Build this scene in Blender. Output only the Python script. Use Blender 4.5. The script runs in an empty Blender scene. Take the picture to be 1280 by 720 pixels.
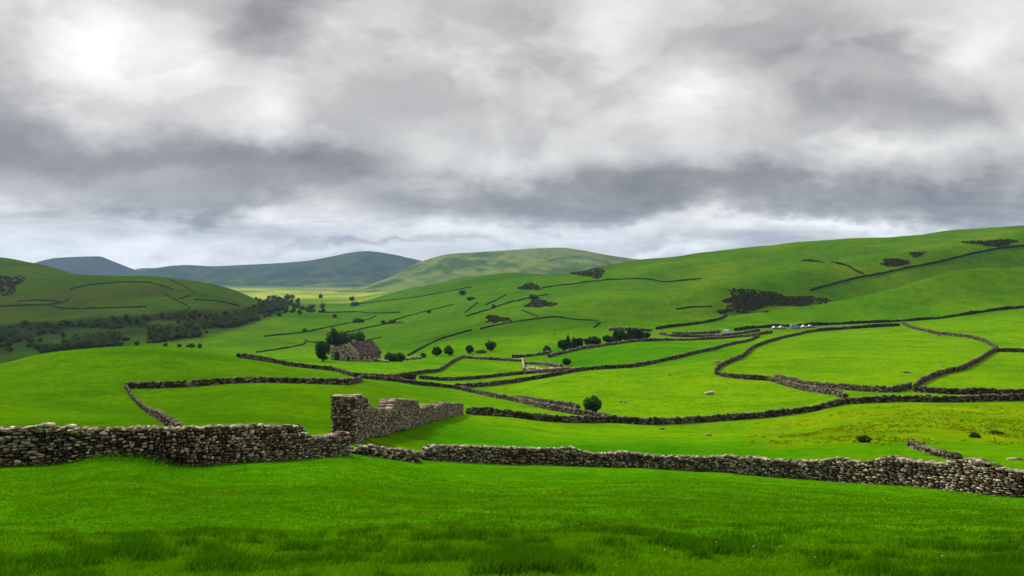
import bpy, math, random
import numpy as np
from mathutils import Vector, Matrix

rng = np.random.default_rng(11)
random.seed(11)
SC = bpy.context.scene
COL = SC.collection
F = 1100.0      # focal length in photo pixels
HZ = 340.0      # photo row of the horizon
R = math.radians

# ---------------------------------------------------------------- helpers
def pchip(xk, yk, x):
    xk = np.asarray(xk, float); yk = np.asarray(yk, float); x = np.clip(np.asarray(x, float), xk[0], xk[-1])
    h = np.diff(xk); d = np.diff(yk) / h
    m = np.zeros_like(yk)
    if len(xk) == 2:
        m[:] = d[0]
    else:
        w1 = 2*h[1:] + h[:-1]; w2 = h[1:] + 2*h[:-1]
        ok = d[:-1]*d[1:] > 0
        with np.errstate(divide='ignore', invalid='ignore'):
            hm = (w1+w2)/(w1/d[:-1] + w2/d[1:])
        m[1:-1] = np.where(ok, hm, 0)
        m[0] = d[0]; m[-1] = d[-1]
    i = np.clip(np.searchsorted(xk, x) - 1, 0, len(h)-1)
    t = (x-xk[i])/h[i]
    return ((1+2*t)*(1-t)**2*yk[i] + t*(1-t)**2*h[i]*m[i] + t*t*(3-2*t)*yk[i+1] + t*t*(t-1)*h[i]*m[i+1])

def hsh(ix, iy, s):
    n = (ix.astype(np.int64)*374761393 + iy.astype(np.int64)*668265263 + s*974711) & 0x7fffffff
    n = ((n ^ (n >> 13))*1274126177) & 0x7fffffff
    return ((n ^ (n >> 16)) & 0xffff)/65535.0

def vnoise(x, y, s=0):
    x = np.asarray(x, float); y = np.asarray(y, float)
    ix = np.floor(x); iy = np.floor(y); fx = x-ix; fy = y-iy
    fx = fx*fx*fx*(fx*(fx*6-15)+10); fy = fy*fy*fy*(fy*(fy*6-15)+10)
    a = hsh(ix, iy, s); b = hsh(ix+1, iy, s); c = hsh(ix, iy+1, s); d = hsh(ix+1, iy+1, s)
    return (a*(1-fx)+b*fx)*(1-fy) + (c*(1-fx)+d*fx)*fy - 0.5

def fbm(x, y, s=0, o=3):
    r = 0; a = 1.0
    for k in range(o):
        r = r + a*vnoise(x*2**k+17*k, y*2**k-9*k, s+k); a *= .5
    return r

def sstep(a, b, x):
    t = np.clip((np.asarray(x, float)-a)/(b-a), 0, 1); return t*t*(3-2*t)

def make_mesh(name, v, faces, mat=None, parent=None, smooth=False, attrs=None):
    me = bpy.data.meshes.new(name)
    v = np.ascontiguousarray(v, dtype=np.float32)
    if isinstance(faces, np.ndarray):
        n = len(faces); k = faces.shape[1]
        me.vertices.add(len(v)); me.vertices.foreach_set('co', v.ravel())
        me.loops.add(n*k); me.loops.foreach_set('vertex_index', np.ascontiguousarray(faces, dtype=np.int32).ravel())
        me.polygons.add(n); me.polygons.foreach_set('loop_start', np.arange(0, n*k, k, dtype=np.int32))
        me.update(calc_edges=True)
    else:
        me.from_pydata([tuple(p) for p in v.tolist()], [], faces); me.update()
    if smooth:
        me.polygons.foreach_set('use_smooth', np.ones(len(me.polygons), dtype=bool))
    for an, av in (attrs or {}).items():
        av = np.asarray(av, np.float32)
        if av.ndim == 1:
            a = me.attributes.new(an, 'FLOAT', 'POINT'); a.data.foreach_set('value', av)
        else:
            a = me.attributes.new(an, 'FLOAT_COLOR', 'POINT')
            c4 = np.ones((len(av), 4), np.float32); c4[:, :3] = av; a.data.foreach_set('color', c4.ravel())
    if mat: me.materials.append(mat)
    o = bpy.data.objects.new(name, me); COL.objects.link(o)
    if parent: o.parent = parent
    return o

def tag(o, label, cat, group=None):
    o['label'] = label; o['category'] = cat
    if 'kind' not in o: o['kind'] = 'thing'
    if group: o['group'] = group
    return o

def empty(name, loc, rz=0.0):
    o = bpy.data.objects.new(name, None); COL.objects.link(o)
    o.location = loc; o.rotation_euler = (0, 0, rz); o.empty_display_size = .3
    return o

class Bag:
    """collects vertex / face blocks of equal face size"""
    def __init__(s): s.v = []; s.f = []; s.n = 0; s.t = []
    def add(s, v, f, tint=None):
        v = np.asarray(v, float); f = np.asarray(f, int)
        s.v.append(v); s.f.append(f+s.n); s.n += len(v)
        s.t.append(np.full(len(v), .5 if tint is None else tint) if np.ndim(tint if tint is not None else .5) == 0 else tint)
    def build(s, name, mat, parent=None, smooth=False):
        return make_mesh(name, np.concatenate(s.v), np.concatenate(s.f), mat, parent, smooth, {'tint': np.concatenate(s.t)})

# ---------------------------------------------------------------- terrain
def T(s):      # "u:value ..." to arrays
    p = [q.split(':') for q in s.split()]
    return [float(a) for a, b in p], [float(b) for a, b in p]

CURVES = [   # (distance by photo column, photo row by photo column)
 ("-700:4.2 1980:4.2", "-700:732 640:736 1980:732"),
 ("-700:12 0:12 640:13 1280:12 1980:12", "-700:640 0:648 300:652 640:654 900:657 1280:660 1980:660"),
 ("-700:36 -100:37 0:36 200:36 300:38 380:42 433:46 528:53 640:58 760:58 900:54 1040:49 1160:44 1280:39 1400:37 1980:36",
  "-700:600 -100:585 0:580 50:578 90:574 115:569 140:568 170:569 200:575 230:581 260:582 330:578 380:573 433:567 500:574 528:577 640:582 800:584 915:590 960:594 1040:600 1115:605 1182:611 1280:620 1400:630 1980:650"),
 ("-700:62 0:62 200:62 433:66 520:76 640:82 900:78 1280:62 1980:60",
  "-700:560 0:534 200:531 330:533 400:541 445:541 480:544 520:550 640:560 900:564 1040:565 1160:568 1280:578 1980:600"),
 ("-700:150 0:150 330:150 440:150 520:150 580:152 640:160 760:165 950:168 1050:172 1280:172 1980:172",
  "-700:520 0:486 160:487 240:484 320:479 400:481 440:484 520:504 580:516 640:520 700:526 760:527 850:527 950:521 1000:515 1050:504 1126:501 1280:500 1980:500"),
 ("-700:200 0:205 100:208 180:210 300:228 430:270 520:290 640:300 700:305 760:310 830:320 900:340 960:370 1050:380 1280:380 1980:380",
  "-700:510 -200:480 0:456 45:447 100:441 180:438 250:441 300:447 360:458 430:466 520:473 580:477 640:477 700:467 760:460 830:453 900:441 960:434 1050:430 1160:430 1280:430 1980:425"),
 ("-700:330 0:330 180:330 300:350 430:375 520:380 640:390 700:400 760:420 830:450 900:480 960:510 1050:520 1280:520 1980:520",
  "-700:520 0:480 180:460 260:456 300:454 360:453 430:453 480:452 560:450 640:449 690:443 760:431 830:423 900:420 960:412 1050:408 1130:402 1210:392 1280:383 1980:350"),
 ("-700:560 0:580 180:600 300:600 430:600 520:600 640:600 760:620 900:660 1050:680 1280:680 1980:680",
  "-700:460 0:447 100:439 180:437 300:428 430:430 500:432 560:421 640:410 700:401 760:402 830:400 900:388 960:385 1050:380 1160:366 1280:347 1980:300"),
 ("-700:780 0:800 180:820 300:850 350:900 430:900 520:900 640:850 760:840 900:860 1050:860 1280:860 1980:860",
  "-700:400 0:408 60:406 110:402 180:397 240:396 300:398 350:400 430:403 500:397 560:388 600:380 640:378 700:375 760:368 830:368 900:358 1050:343 1160:331 1280:316 1980:270"),
 ("-700:1050 0:1080 180:1100 300:1150 350:1250 430:1350 520:1300 640:1200 760:1150 900:1120 1050:1120 1280:1120 1980:1120",
  "-700:330 0:352 45:348 100:345 180:343 240:350 290:363 320:375 350:386 430:386 500:374 560:362 600:355 640:350 700:347 760:337 800:330 850:323 880:318 960:309 1060:302 1160:296 1280:286 1980:255"),
 ("-700:1400 0:1420 180:1450 300:1600 430:1800 520:1700 640:1480 760:1350 900:1300 1280:1300 1980:1300",
  "-700:290 -200:308 0:321 45:329 90:343 120:352 180:362 300:374 350:377 430:377 500:362 560:351 600:345 640:341 690:344 720:341 760:333 800:326 850:320 880:315 960:306 1060:299 1160:293 1280:284 1980:250"),
 ("-700:2200 300:2400 1980:2200", "-700:330 0:352 120:366 300:370 430:370 500:366 600:362 760:356 900:350 1280:340 1980:320"),
 ("-700:4000 1980:4000", "-700:356 300:361 430:362 1280:356 1980:350"),
 ("-700:15000 1980:15000", "-700:345 1980:345"),
]
UG = np.arange(-700, 1981, 5.0)
YL = np.linspace(math.log(4.2), math.log(15000), 620); YG = np.exp(YL)
_dep = np.array([np.interp(UG, *T(a)) for a, b in CURVES])
_row = np.array([pchip(*T(b), UG) for a, b in CURVES])
def gsm(a, ax, s):
    k = np.exp(-.5*(np.arange(-3*s, 3*s+1)/s)**2); k /= k.sum()
    pad = [(0, 0), (0, 0)]; pad[ax] = (3*s, 3*s)
    p = np.pad(a, pad, mode='edge')
    return np.apply_along_axis(lambda q: np.convolve(q, k, mode='valid'), ax, p)
_dep = gsm(_dep, 1, 4)
_z = -(_row-HZ)*_dep/F
ZT = np.array([pchip(_dep[:, i], _z[:, i], YG) for i in range(len(UG))])    # (u, y)
ZT = gsm(ZT, 1, 3)

def zbase(X, Y):
    X = np.asarray(X, float); Y = np.asarray(Y, float)
    Yc = np.maximum(Y, 4.3)
    u = np.clip(640+F*X/Yc, UG[0], UG[-1]-.01)
    fu = (u-UG[0])/5.0; iu = np.minimum(fu.astype(int), len(UG)-2); fu = fu-iu
    fy = np.clip((np.log(Yc)-YL[0])/(YL[1]-YL[0]), 0, len(YL)-1.001); iy = fy.astype(int); fy = fy-iy
    z = (ZT[iu, iy]*(1-fu)+ZT[iu+1, iy]*fu)*(1-fy) + (ZT[iu, iy+1]*(1-fu)+ZT[iu+1, iy+1]*fu)*fy
    return z + np.where(Y < 4.3, (4.3-Y)*.12, 0)

def zground(X, Y):
    X = np.asarray(X, float); Y = np.asarray(Y, float)
    z = zbase(X, Y)
    # lumpy foreground turf
    near = 1-sstep(60, 120, Y)
    z = z + near*sstep(26, 12, Y)*.07*vnoise(X/.75, Y/.9, 11)
    z = z + near*(.22*fbm(X/2.6+3, Y/3.6, 5, 3)*(1-.6*sstep(15, 30, Y)) + .25*vnoise(X/9, Y/9, 9))
    mid = sstep(45, 90, Y)*(1-sstep(500, 900, Y))
    z = z + mid*(.55*vnoise(X/22, Y/30, 21)+.2*vnoise(X/7, Y/12, 22))
    far = sstep(240, 520, Y)*(1-sstep(2500, 5000, Y))
    z = z + far*(6.0*vnoise(X/130+.4*Y/130, Y/190, 31)+2.0*vnoise(X/45, Y/60, 32))*(.35+.65*sstep(500, 900, Y))
    # long folds running down the right hill
    rh = sstep(0, 260, X)*sstep(440, 680, Y)*(1-sstep(1250, 1600, Y))
    z = z + rh*17*(1-.8*sstep(850, 1080, Y))*np.sin((-.3*X+.95*Y)/36+2.6*vnoise(X/230, Y/230, 40)+1.2*vnoise(X/80, Y/110, 41))*(.75+.9*vnoise(X/150, Y/120, 44))
    z = z + sstep(180, 260, Y)*(1-sstep(600, 900, Y))*3.0*vnoise(X/60+Y/150, Y/75, 45)
    return z

_ZV = None
YM = np.exp(np.linspace(math.log(4.5), math.log(9000), 1500))
def hit(u, v):
    """first ground point met by the view ray through photo pixel (u, v)"""
    X = (u-640)/F*YM
    rows = HZ - zground(X, YM)*F/YM
    i = int(np.argmax(rows <= v)) if (rows <= v).any() else len(YM)-1
    if i > 0:
        a, b = rows[i-1], rows[i]
        t = 0 if a == b else min(1, max(0, (a-v)/(a-b)))
        y = YM[i-1]*(1-t)+YM[i]*t
    else: y = YM[0]
    x = (u-640)/F*y
    return x, y, float(zground(x, y))

# ---------------------------------------------------------------- materials
def newmat(name):
    m = bpy.data.materials.new(name); m.use_nodes = True
    nt = m.node_tree; b = nt.nodes['Principled BSDF']
    b.inputs['Roughness'].default_value = .9
    b.inputs['Specular IOR Level'].default_value = .15
    return m, nt, b
def N(nt, t, **kw):
    n = nt.nodes.new(t)
    for k, v in kw.items():
        if k.startswith('i_'): n.inputs[int(k[2:])].default_value = v
        else: setattr(n, k, v)
    return n
def L(nt, a, b): nt.links.new(a, b)
def ramp(nt, fac, stops):
    r = nt.nodes.new('ShaderNodeValToRGB'); e = r.color_ramp.elements
    while len(e) < len(stops): e.new(.5)
    for k, (p, c) in enumerate(stops):
        e[k].position = p; e[k].color = (*c, 1)
    L(nt, fac, r.inputs[0]); return r.outputs[0]
def noise(nt, vec, scale, detail=4, rough=.55, dist=0):
    n = nt.nodes.new('ShaderNodeTexNoise'); n.inputs['Scale'].default_value = scale
    n.inputs['Detail'].default_value = detail; n.inputs['Roughness'].default_value = rough; n.inputs['Distortion'].default_value = dist
    if vec is not None: L(nt, vec, n.inputs['Vector'])
    return n.outputs['Fac']
def mixc(nt, fac, a, b, mode='MIX'):
    n = nt.nodes.new('ShaderNodeMix'); n.data_type = 'RGBA'; n.blend_type = mode
    for s, x in ((n.inputs[0], fac), (n.inputs[6], a), (n.inputs[7], b)):
        if isinstance(x, (int, float)): s.default_value = x
        elif isinstance(x, tuple): s.default_value = (*x, 1)
        else: L(nt, x, s)
    return n.outputs[2]
def mth(nt, op, a, b=0.0, c=None, clamp=False):
    n = nt.nodes.new('ShaderNodeMath'); n.operation = op; n.use_clamp = clamp
    for s, x in zip(n.inputs, (a, b) if c is None else (a, b, c)):
        if isinstance(x, (int, float)): s.default_value = x
        else: L(nt, x, s)
    return n.outputs[0]
def attr(nt, name):
    return N(nt, 'ShaderNodeAttribute', attribute_name=name)

# ground: field colour (attribute) times turf noises
GRASS, nt, b = newmat('pasture')
pos = N(nt, 'ShaderNodeNewGeometry').outputs['Position']
ga = attr(nt, 'field').outputs['Color']
n1 = noise(nt, pos, .06, 5, .6); n2 = noise(nt, pos, .9, 5, .65); n3 = noise(nt, pos, 7.0, 3, .6)
f1 = ramp(nt, n1, [(.34, (.74, .84, .9)), (.5, (1, 1, 1)), (.66, (1.18, 1.07, 1.0))])
f2 = ramp(nt, n2, [(.36, (.62, .74, .8)), (.5, (1, 1, 1)), (.66, (1.26, 1.15, 1.1))])
f3 = ramp(nt, n3, [(.32, (.62, .74, .75)), (.55, (1, 1, 1)), (.74, (1.3, 1.18, 1.1))])
f4 = ramp(nt, noise(nt, pos, .22, 5, .65, .4), [(.36, (.80, .87, .9)), (.5, (1, 1, 1)), (.64, (1.16, 1.06, 1.1))])
f5 = ramp(nt, noise(nt, pos, .013, 6, .65, .3), [(.36, (.78, .84, .95)), (.5, (1, 1, 1)), (.64, (1.22, 1.06, 1.1))])
c = mixc(nt, 1.0, mixc(nt, 1.0, mixc(nt, 1.0, ga, f1, 'MULTIPLY'), f2, 'MULTIPLY'), f3, 'MULTIPLY')
c = mixc(nt, 1.0, mixc(nt, 1.0, c, f4, 'MULTIPLY'), f5, 'MULTIPLY')
L(nt, c, b.inputs['Base Color'])
bmp = N(nt, 'ShaderNodeBump'); bmp.inputs['Strength'].default_value = .7; bmp.inputs['Distance'].default_value = .22
L(nt, mth(nt, 'ADD', n2, mth(nt, 'MULTIPLY', n3, .35)), bmp.inputs['Height']); L(nt, bmp.outputs[0], b.inputs['Normal'])
b.inputs['Specular IOR Level'].default_value = 0; b.inputs['Roughness'].default_value = 1

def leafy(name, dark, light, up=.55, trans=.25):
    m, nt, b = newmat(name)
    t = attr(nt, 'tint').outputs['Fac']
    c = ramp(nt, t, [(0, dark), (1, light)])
    L(nt, c, b.inputs['Base Color']); b.inputs['Specular IOR Level'].default_value = .0
    g = N(nt, 'ShaderNodeNewGeometry')
    a = N(nt, 'ShaderNodeVectorMath', operation='SCALE'); a.inputs['Scale'].default_value = 1-up; L(nt, g.outputs['Normal'], a.inputs[0])
    d = N(nt, 'ShaderNodeVectorMath', operation='ADD'); L(nt, a.outputs[0], d.inputs[0]); d.inputs[1].default_value = (0, 0, up)
    nn = N(nt, 'ShaderNodeVectorMath', operation='NORMALIZE'); L(nt, d.outputs[0], nn.inputs[0])
    L(nt, nn.outputs[0], b.inputs['Normal'])
    tr = N(nt, 'ShaderNodeBsdfTranslucent'); L(nt, c, tr.inputs[0])
    ms = N(nt, 'ShaderNodeMixShader'); ms.inputs[0].default_value = trans
    L(nt, b.outputs[0], ms.inputs[1]); L(nt, tr.outputs[0], ms.inputs[2])
    L(nt, ms.outputs[0], nt.nodes['Material Output'].inputs[0])
    return m
BLADE = leafy('grass_blade', (.018, .105, .001), (.140, .350, .002), .85, .3)
LEAF = leafy('leaf_dark', (.014, .050, .008), (.085, .175, .026), .45, .3)
LEAFB = leafy('leaf_brown_green', (.018, .034, .007), (.075, .11, .02), .35, .2)
NEEDLE = leafy('needle', (.009, .038, .010), (.055, .115, .03), .45, .25)
SCRUB = leafy('heather', (.018, .024, .007), (.070, .085, .020), .5, .15)

def stone_mat(name, stops, sc=9.0, lichen=.35):
    m, nt, b = newmat(name)
    pos = N(nt, 'ShaderNodeNewGeometry').outputs['Position']
    t = attr(nt, 'tint').outputs['Fac']
    n = noise(nt, pos, sc, 5, .65); n2 = noise(nt, pos, sc*.35, 4, .6)
    c = ramp(nt, mth(nt, 'ADD', t, mth(nt, 'MULTIPLY', mth(nt, 'SUBTRACT', n, .5), .5)), stops)
    lm = mth(nt, 'MULTIPLY', ramp_f(nt, n2, .56, .68), lichen)
    c = mixc(nt, lm, c, (.46, .43, .32))
    L(nt, c, b.inputs['Base Color']); b.inputs['Specular IOR Level'].default_value = .03
    bp = N(nt, 'ShaderNodeBump'); bp.inputs['Strength'].default_value = .6; bp.inputs['Distance'].default_value = .03
    L(nt, n, bp.inputs['Height']); L(nt, bp.outputs[0], b.inputs['Normal'])
    return m
def ramp_f(nt, fac, a, b):
    n = N(nt, 'ShaderNodeMapRange', interpolation_type='SMOOTHSTEP', clamp=True)
    n.inputs[1].default_value = a; n.inputs[2].default_value = b; L(nt, fac, n.inputs[0]); return n.outputs[0]
STONE = stone_mat('limestone', [(.05, (.032, .021, .014)), (.36, (.125, .090, .062)), (.66, (.31, .245, .18)), (.95, (.60, .51, .40))])
STONE_FAR = stone_mat('weathered_stone', [(.05, (.018, .014, .009)), (.5, (.068, .054, .036)), (.95, (.25, .21, .145))], 1.6, .2)
STONE_DARK = stone_mat('mossy_stone', [(.05, (.010, .012, .007)), (.5, (.028, .031, .019)), (.95, (.075, .075, .05))], .9, .05)
HILLWALL = stone_mat('hill_wall_stone', [(.05, (.010, .014, .005)), (.5, (.026, .034, .012)), (.95, (.058, .066, .03))], .9, 0)
STONE_PALE = stone_mat('pale_stone', [(.05, (.2, .17, .13)), (.5, (.38, .34, .27)), (.95, (.58, .54, .46))], 3, .3)
ROCK = stone_mat('dark_bedrock', [(.05, (.009, .007, .005)), (.5, (.026, .022, .014)), (.95, (.075, .062, .042))], .8, .0)
CORE, nt, b = newmat('wall_rubble'); b.inputs['Base Color'].default_value = (.02, .016, .012, 1)

# ---------------------------------------------------------------- ground sheet
def build_ground():
    s = np.linspace(-1, 1, 861); s = np.sign(s)*(.62*np.abs(s)+.38*np.abs(s)**3)
    yr = np.concatenate([np.linspace(-14, 4.0, 30), np.exp(np.linspace(math.log(4.2), math.log(9600), 760))])
    W = 1.25*np.maximum(yr, 0)+9
    X = s[None, :]*W[:, None]; Y = np.repeat(yr[:, None], len(s), 1)
    Z = zground(X, Y)
    v = np.stack([X, Y, Z], -1).reshape(-1, 3)
    nr, nc = X.shape
    i = (np.arange(nr-1)[:, None]*nc+np.arange(nc-1)[None, :]).ravel()
    f = np.stack([i, i+1, i+nc+1, i+nc], 1)
    x, y, z = v.T
    yc = np.maximum(y, 4.3); u = 640+F*x/yc; row = HZ-z*F/yc
    def blend(c, col, m): return c*(1-m[:, None])+np.array(col)[None, :]*m[:, None]
    A = np.zeros((len(v), 3)); A[:] = (.062, .210, .001)                       # near meadow
    A = blend(A, (.090, .210, .001), .7*sstep(420, -150, u)*sstep(60, 5, y)*(.5+fbm(x/4, y/6, 70, 2)))
    bank = np.exp(-((u-165)/75)**2)*sstep(30, 34, y)*(1-sstep(36, 39, y))
    A = blend(A, (.008, .055, .002), np.clip(bank, 0, 1)*.9)                  # rank grass on the bank, shade below the wall painted into its colour
    mw = np.interp(u, *T("-700:37 0:37 200:37 300:39 380:43 433:47 528:54 640:59 760:59 900:55 1040:50 1160:45 1280:40 1400:38 1980:37"))
    past = sstep(0, 1.2, y-mw)
    A = blend(A, (.085, .235, .001), past)
    A = blend(A, (.050, .205, .001), past*(1-sstep(80, 140, y))*sstep(420, 560, u)*(1-sstep(900, 1100, u)))
    lime = sstep(80, 170, y)*(1-sstep(420, 600, y))
    A = blend(A, (.125, .265, .001), lime*sstep(420, 800, u)*.85)
    knoll = past*(1-sstep(450, 620, u))*(1-sstep(210, 260, y))
    A = blend(A, (.066, .168, .001), knoll*.95)
    # yellow flowering rough pasture on the right
    yl = sstep(74, 92, y)*(1-sstep(150, 168, y))*sstep(900, 1010, u)*(.65+.5*fbm(x/7, y/10, 77, 3))
    A = blend(A, (.18, .25, .001), np.clip(yl, 0, 1)*.8)
    # deeper green enclosure below the conifers, other fields of the valley
    fld = sstep(655, 700, u)*(1-sstep(900, 960, u))*sstep(300, 330, y)*(1-sstep(430, 470, y))
    A = blend(A, (.045, .185, .001), fld*.8)
    # far valley & hills
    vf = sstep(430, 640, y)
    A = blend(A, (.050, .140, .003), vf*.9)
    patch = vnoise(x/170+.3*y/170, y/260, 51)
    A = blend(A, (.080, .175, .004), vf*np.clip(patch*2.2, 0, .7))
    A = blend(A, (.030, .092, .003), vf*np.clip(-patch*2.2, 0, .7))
    top = sstep(1000, 1250, y)*sstep(600, 760, u)
    A = blend(A, (.075, .105, .016), top*np.clip(.5+fbm(x/60, y/90, 57, 3), 0, 1)*.75)   # moor grass at the crest
    rd = sstep(680, 1050, u)*sstep(520, 700, y)*(1-sstep(1400, 1600, y))
    A = blend(A, (.064, .155, .002), rd*.78)
    A = blend(A, (.110, .195, .003), rd*np.clip(2.6*vnoise(x/90-y/300, y/55, 58)-.1, 0, .8))
    lh = sstep(640, 860, y)*(1-sstep(300, 345, u))
    A = blend(A, (.042, .084, .006), lh*.92)
    A = blend(A, (.046, .055, .010), lh*np.clip(fbm(x/70, y/80, 61, 3)*1.4, 0, .6))
    wt = np.interp(u, *T("-60:405 60:403 110:400 180:396 215:391 290:388 335:381 352:386")); wb = np.interp(u, *T("-60:470 0:456 60:441 110:438 170:432 215:426 270:418 300:407 352:391"))
    wd = sstep(-5, 4, row-wt+5*vnoise(x/30, y/40, 90))*sstep(5, -3, row-wb)*(1-sstep(340, 356, u))*sstep(380, 480, y)*(1-sstep(1300, 1500, y))
    A = blend(A, (.022, .034, .009), np.clip(wd*(.8+.8*vnoise(x/45, y/50, 92)), 0, 1))
    A = blend(A, (.014, .021, .006), np.clip(wd*sstep(-.26, .10, vnoise(u/34, row/9, 88)), 0, .9))
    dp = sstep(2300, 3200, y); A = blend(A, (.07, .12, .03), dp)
    sun = sstep(1500, 1750, y)*(1-sstep(3600, 4800, y))*sstep(200, 290, u)*(1-sstep(470, 560, u))  # sunlight on the far valley floor, painted into the field tint
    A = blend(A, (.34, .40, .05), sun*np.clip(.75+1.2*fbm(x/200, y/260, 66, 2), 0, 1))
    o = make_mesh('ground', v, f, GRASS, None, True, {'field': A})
    o['kind'] = 'structure'
build_ground()

# mountains: each a ridge of its own beyond the valley
def mountain(depth, prof, width, col, seed, rough=1.0, base=366):
    us, vs = T(prof)
    ug = np.linspace(us[0], us[-1], 260); tops = pchip(us, vs, ug)
    ts = np.linspace(0, 1, 70)
    X = []; Z = []; Yv = []
    for t in ts:
        y = depth+width*(t-.62)*1.6
        prof_t = np.clip(np.where(t < .62, t/.62, (1-t)/.38), 0, 1)
        sh = prof_t**1.25*(1-.25*(1-prof_t))if t < .62 else prof_t
        x = (ug-640)/F*depth
        zt = -(tops-HZ)*depth/F; zb = -(base-HZ)*(depth-width)/F
        gl = 1+rough*.5*fbm(x/(width*.22), np.full_like(x, y)/(width*.4), seed, 4)*math.sin(math.pi*min(1, sh*1.02))*.8
        X.append(x); Yv.append(np.full_like(x, y)); Z.append(zb+(zt-zb)*sh*gl)
    v = np.stack([np.array(X), np.array(Yv), np.array(Z)], -1).reshape(-1, 3)
    nc = len(ug); i = (np.arange(69)[:, None]*nc+np.arange(nc-1)[None, :]).ravel()
    f = np.stack([i, i+1, i+nc+1, i+nc], 1)
    x, y, z = v.T
    A = np.zeros((len(v), 3)); A[:] = col[0]
    k = np.clip(.5+1.2*fbm(x/(width*.13), y/(width*.2)+z/120, seed+5, 4)+1.3*fbm(x/(width*.03), y/(width*.06), seed+15, 3), 0, 1)[:, None]
    A = A*(1-k)+np.array(col[1])[None, :]*k
    if len(col) > 2:     # pale pastures and dark woods low down
        lo = np.clip(1-(z-z.min())/(.35*(z.max()-z.min())), 0, 1)
        kk = (np.clip(fbm(x/70, y/130, seed+9, 2)*4, 0, 1)*np.minimum(1, 1.6*lo))[:, None]
        A = A*(1-kk)+np.array(col[2])[None, :]*kk
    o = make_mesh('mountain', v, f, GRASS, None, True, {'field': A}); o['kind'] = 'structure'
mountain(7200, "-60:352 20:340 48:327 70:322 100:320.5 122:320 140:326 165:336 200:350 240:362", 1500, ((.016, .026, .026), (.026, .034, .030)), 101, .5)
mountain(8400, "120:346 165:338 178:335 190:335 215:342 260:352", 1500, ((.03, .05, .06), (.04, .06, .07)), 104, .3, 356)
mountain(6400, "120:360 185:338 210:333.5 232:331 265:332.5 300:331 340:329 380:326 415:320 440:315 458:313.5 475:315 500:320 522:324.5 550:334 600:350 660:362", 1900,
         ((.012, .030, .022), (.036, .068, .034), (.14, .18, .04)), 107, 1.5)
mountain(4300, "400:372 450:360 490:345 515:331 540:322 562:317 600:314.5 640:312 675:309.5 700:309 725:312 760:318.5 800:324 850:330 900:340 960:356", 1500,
         ((.042, .095, .018), (.155, .20, .04)), 113, 1.5, 372)  # sunlit pale patches of this ridge are painted into its colours

# ---------------------------------------------------------------- dry stone walls
def stone_templates(n, r):
    out = []
    g = [-1, 0, 1]
    pts = [(a, b2, c2) for a in g for b2 in g for c2 in g if (a, b2, c2) != (0, 0, 0)]
    idx = {p: i for i, p in enumerate(pts)}
    fs = []
    for ax in range(3):
        for sd in (-1, 1):
            for a in (-1, 0):
                for b2 in (-1, 0):
                    q = []
                    for da, db in ((0, 0), (1, 0), (1, 1), (0, 1)):
                        p = [0, 0, 0]; p[ax] = sd; o = [k for k in range(3) if k != ax]
                        p[o[0]] = a+da; p[o[1]] = b2+db; q.append(idx[tuple(p)])
                    if (sd > 0) != (ax == 1): fs.append(q)
                    else: fs.append(q[::-1])
    P = np.array(pts, float); rad = np.linalg.norm(P, axis=1, keepdims=True)
    for k in range(n):
        V = P/rad**.24
        V = V*(1+r.uniform(-.22, .22, V.shape))
        V[:, 0] += .2*r.uniform(-1, 1)*V[:, 2]; V[:, 2] += .18*r.uniform(-1, 1)*V[:, 0]
        out.append(V*.5/np.abs(V).max(0))
    return out, np.array(fs)
ST, SF = stone_templates(16, rng)
CB = np.array([(a, b2, c2) for a in (-.5, .5) for b2 in (-.5, .5) for c2 in (-.5, .5)])
CF = np.array([(0, 1, 3, 2), (4, 6, 7, 5), (0, 4, 5, 1), (2, 3, 7, 6), (0, 2, 6, 4), (1, 5, 7, 3)])

def resample(P, step):
    P = np.asarray(P, float); d = np.r_[0, np.cumsum(np.linalg.norm(np.diff(P[:, :2], axis=0), axis=1))]
    n = max(2, int(d[-1]/step)+1); s = np.linspace(0, d[-1], n)
    return np.stack([np.interp(s, d, P[:, k]) for k in range(P.shape[1])], 1), s

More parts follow.
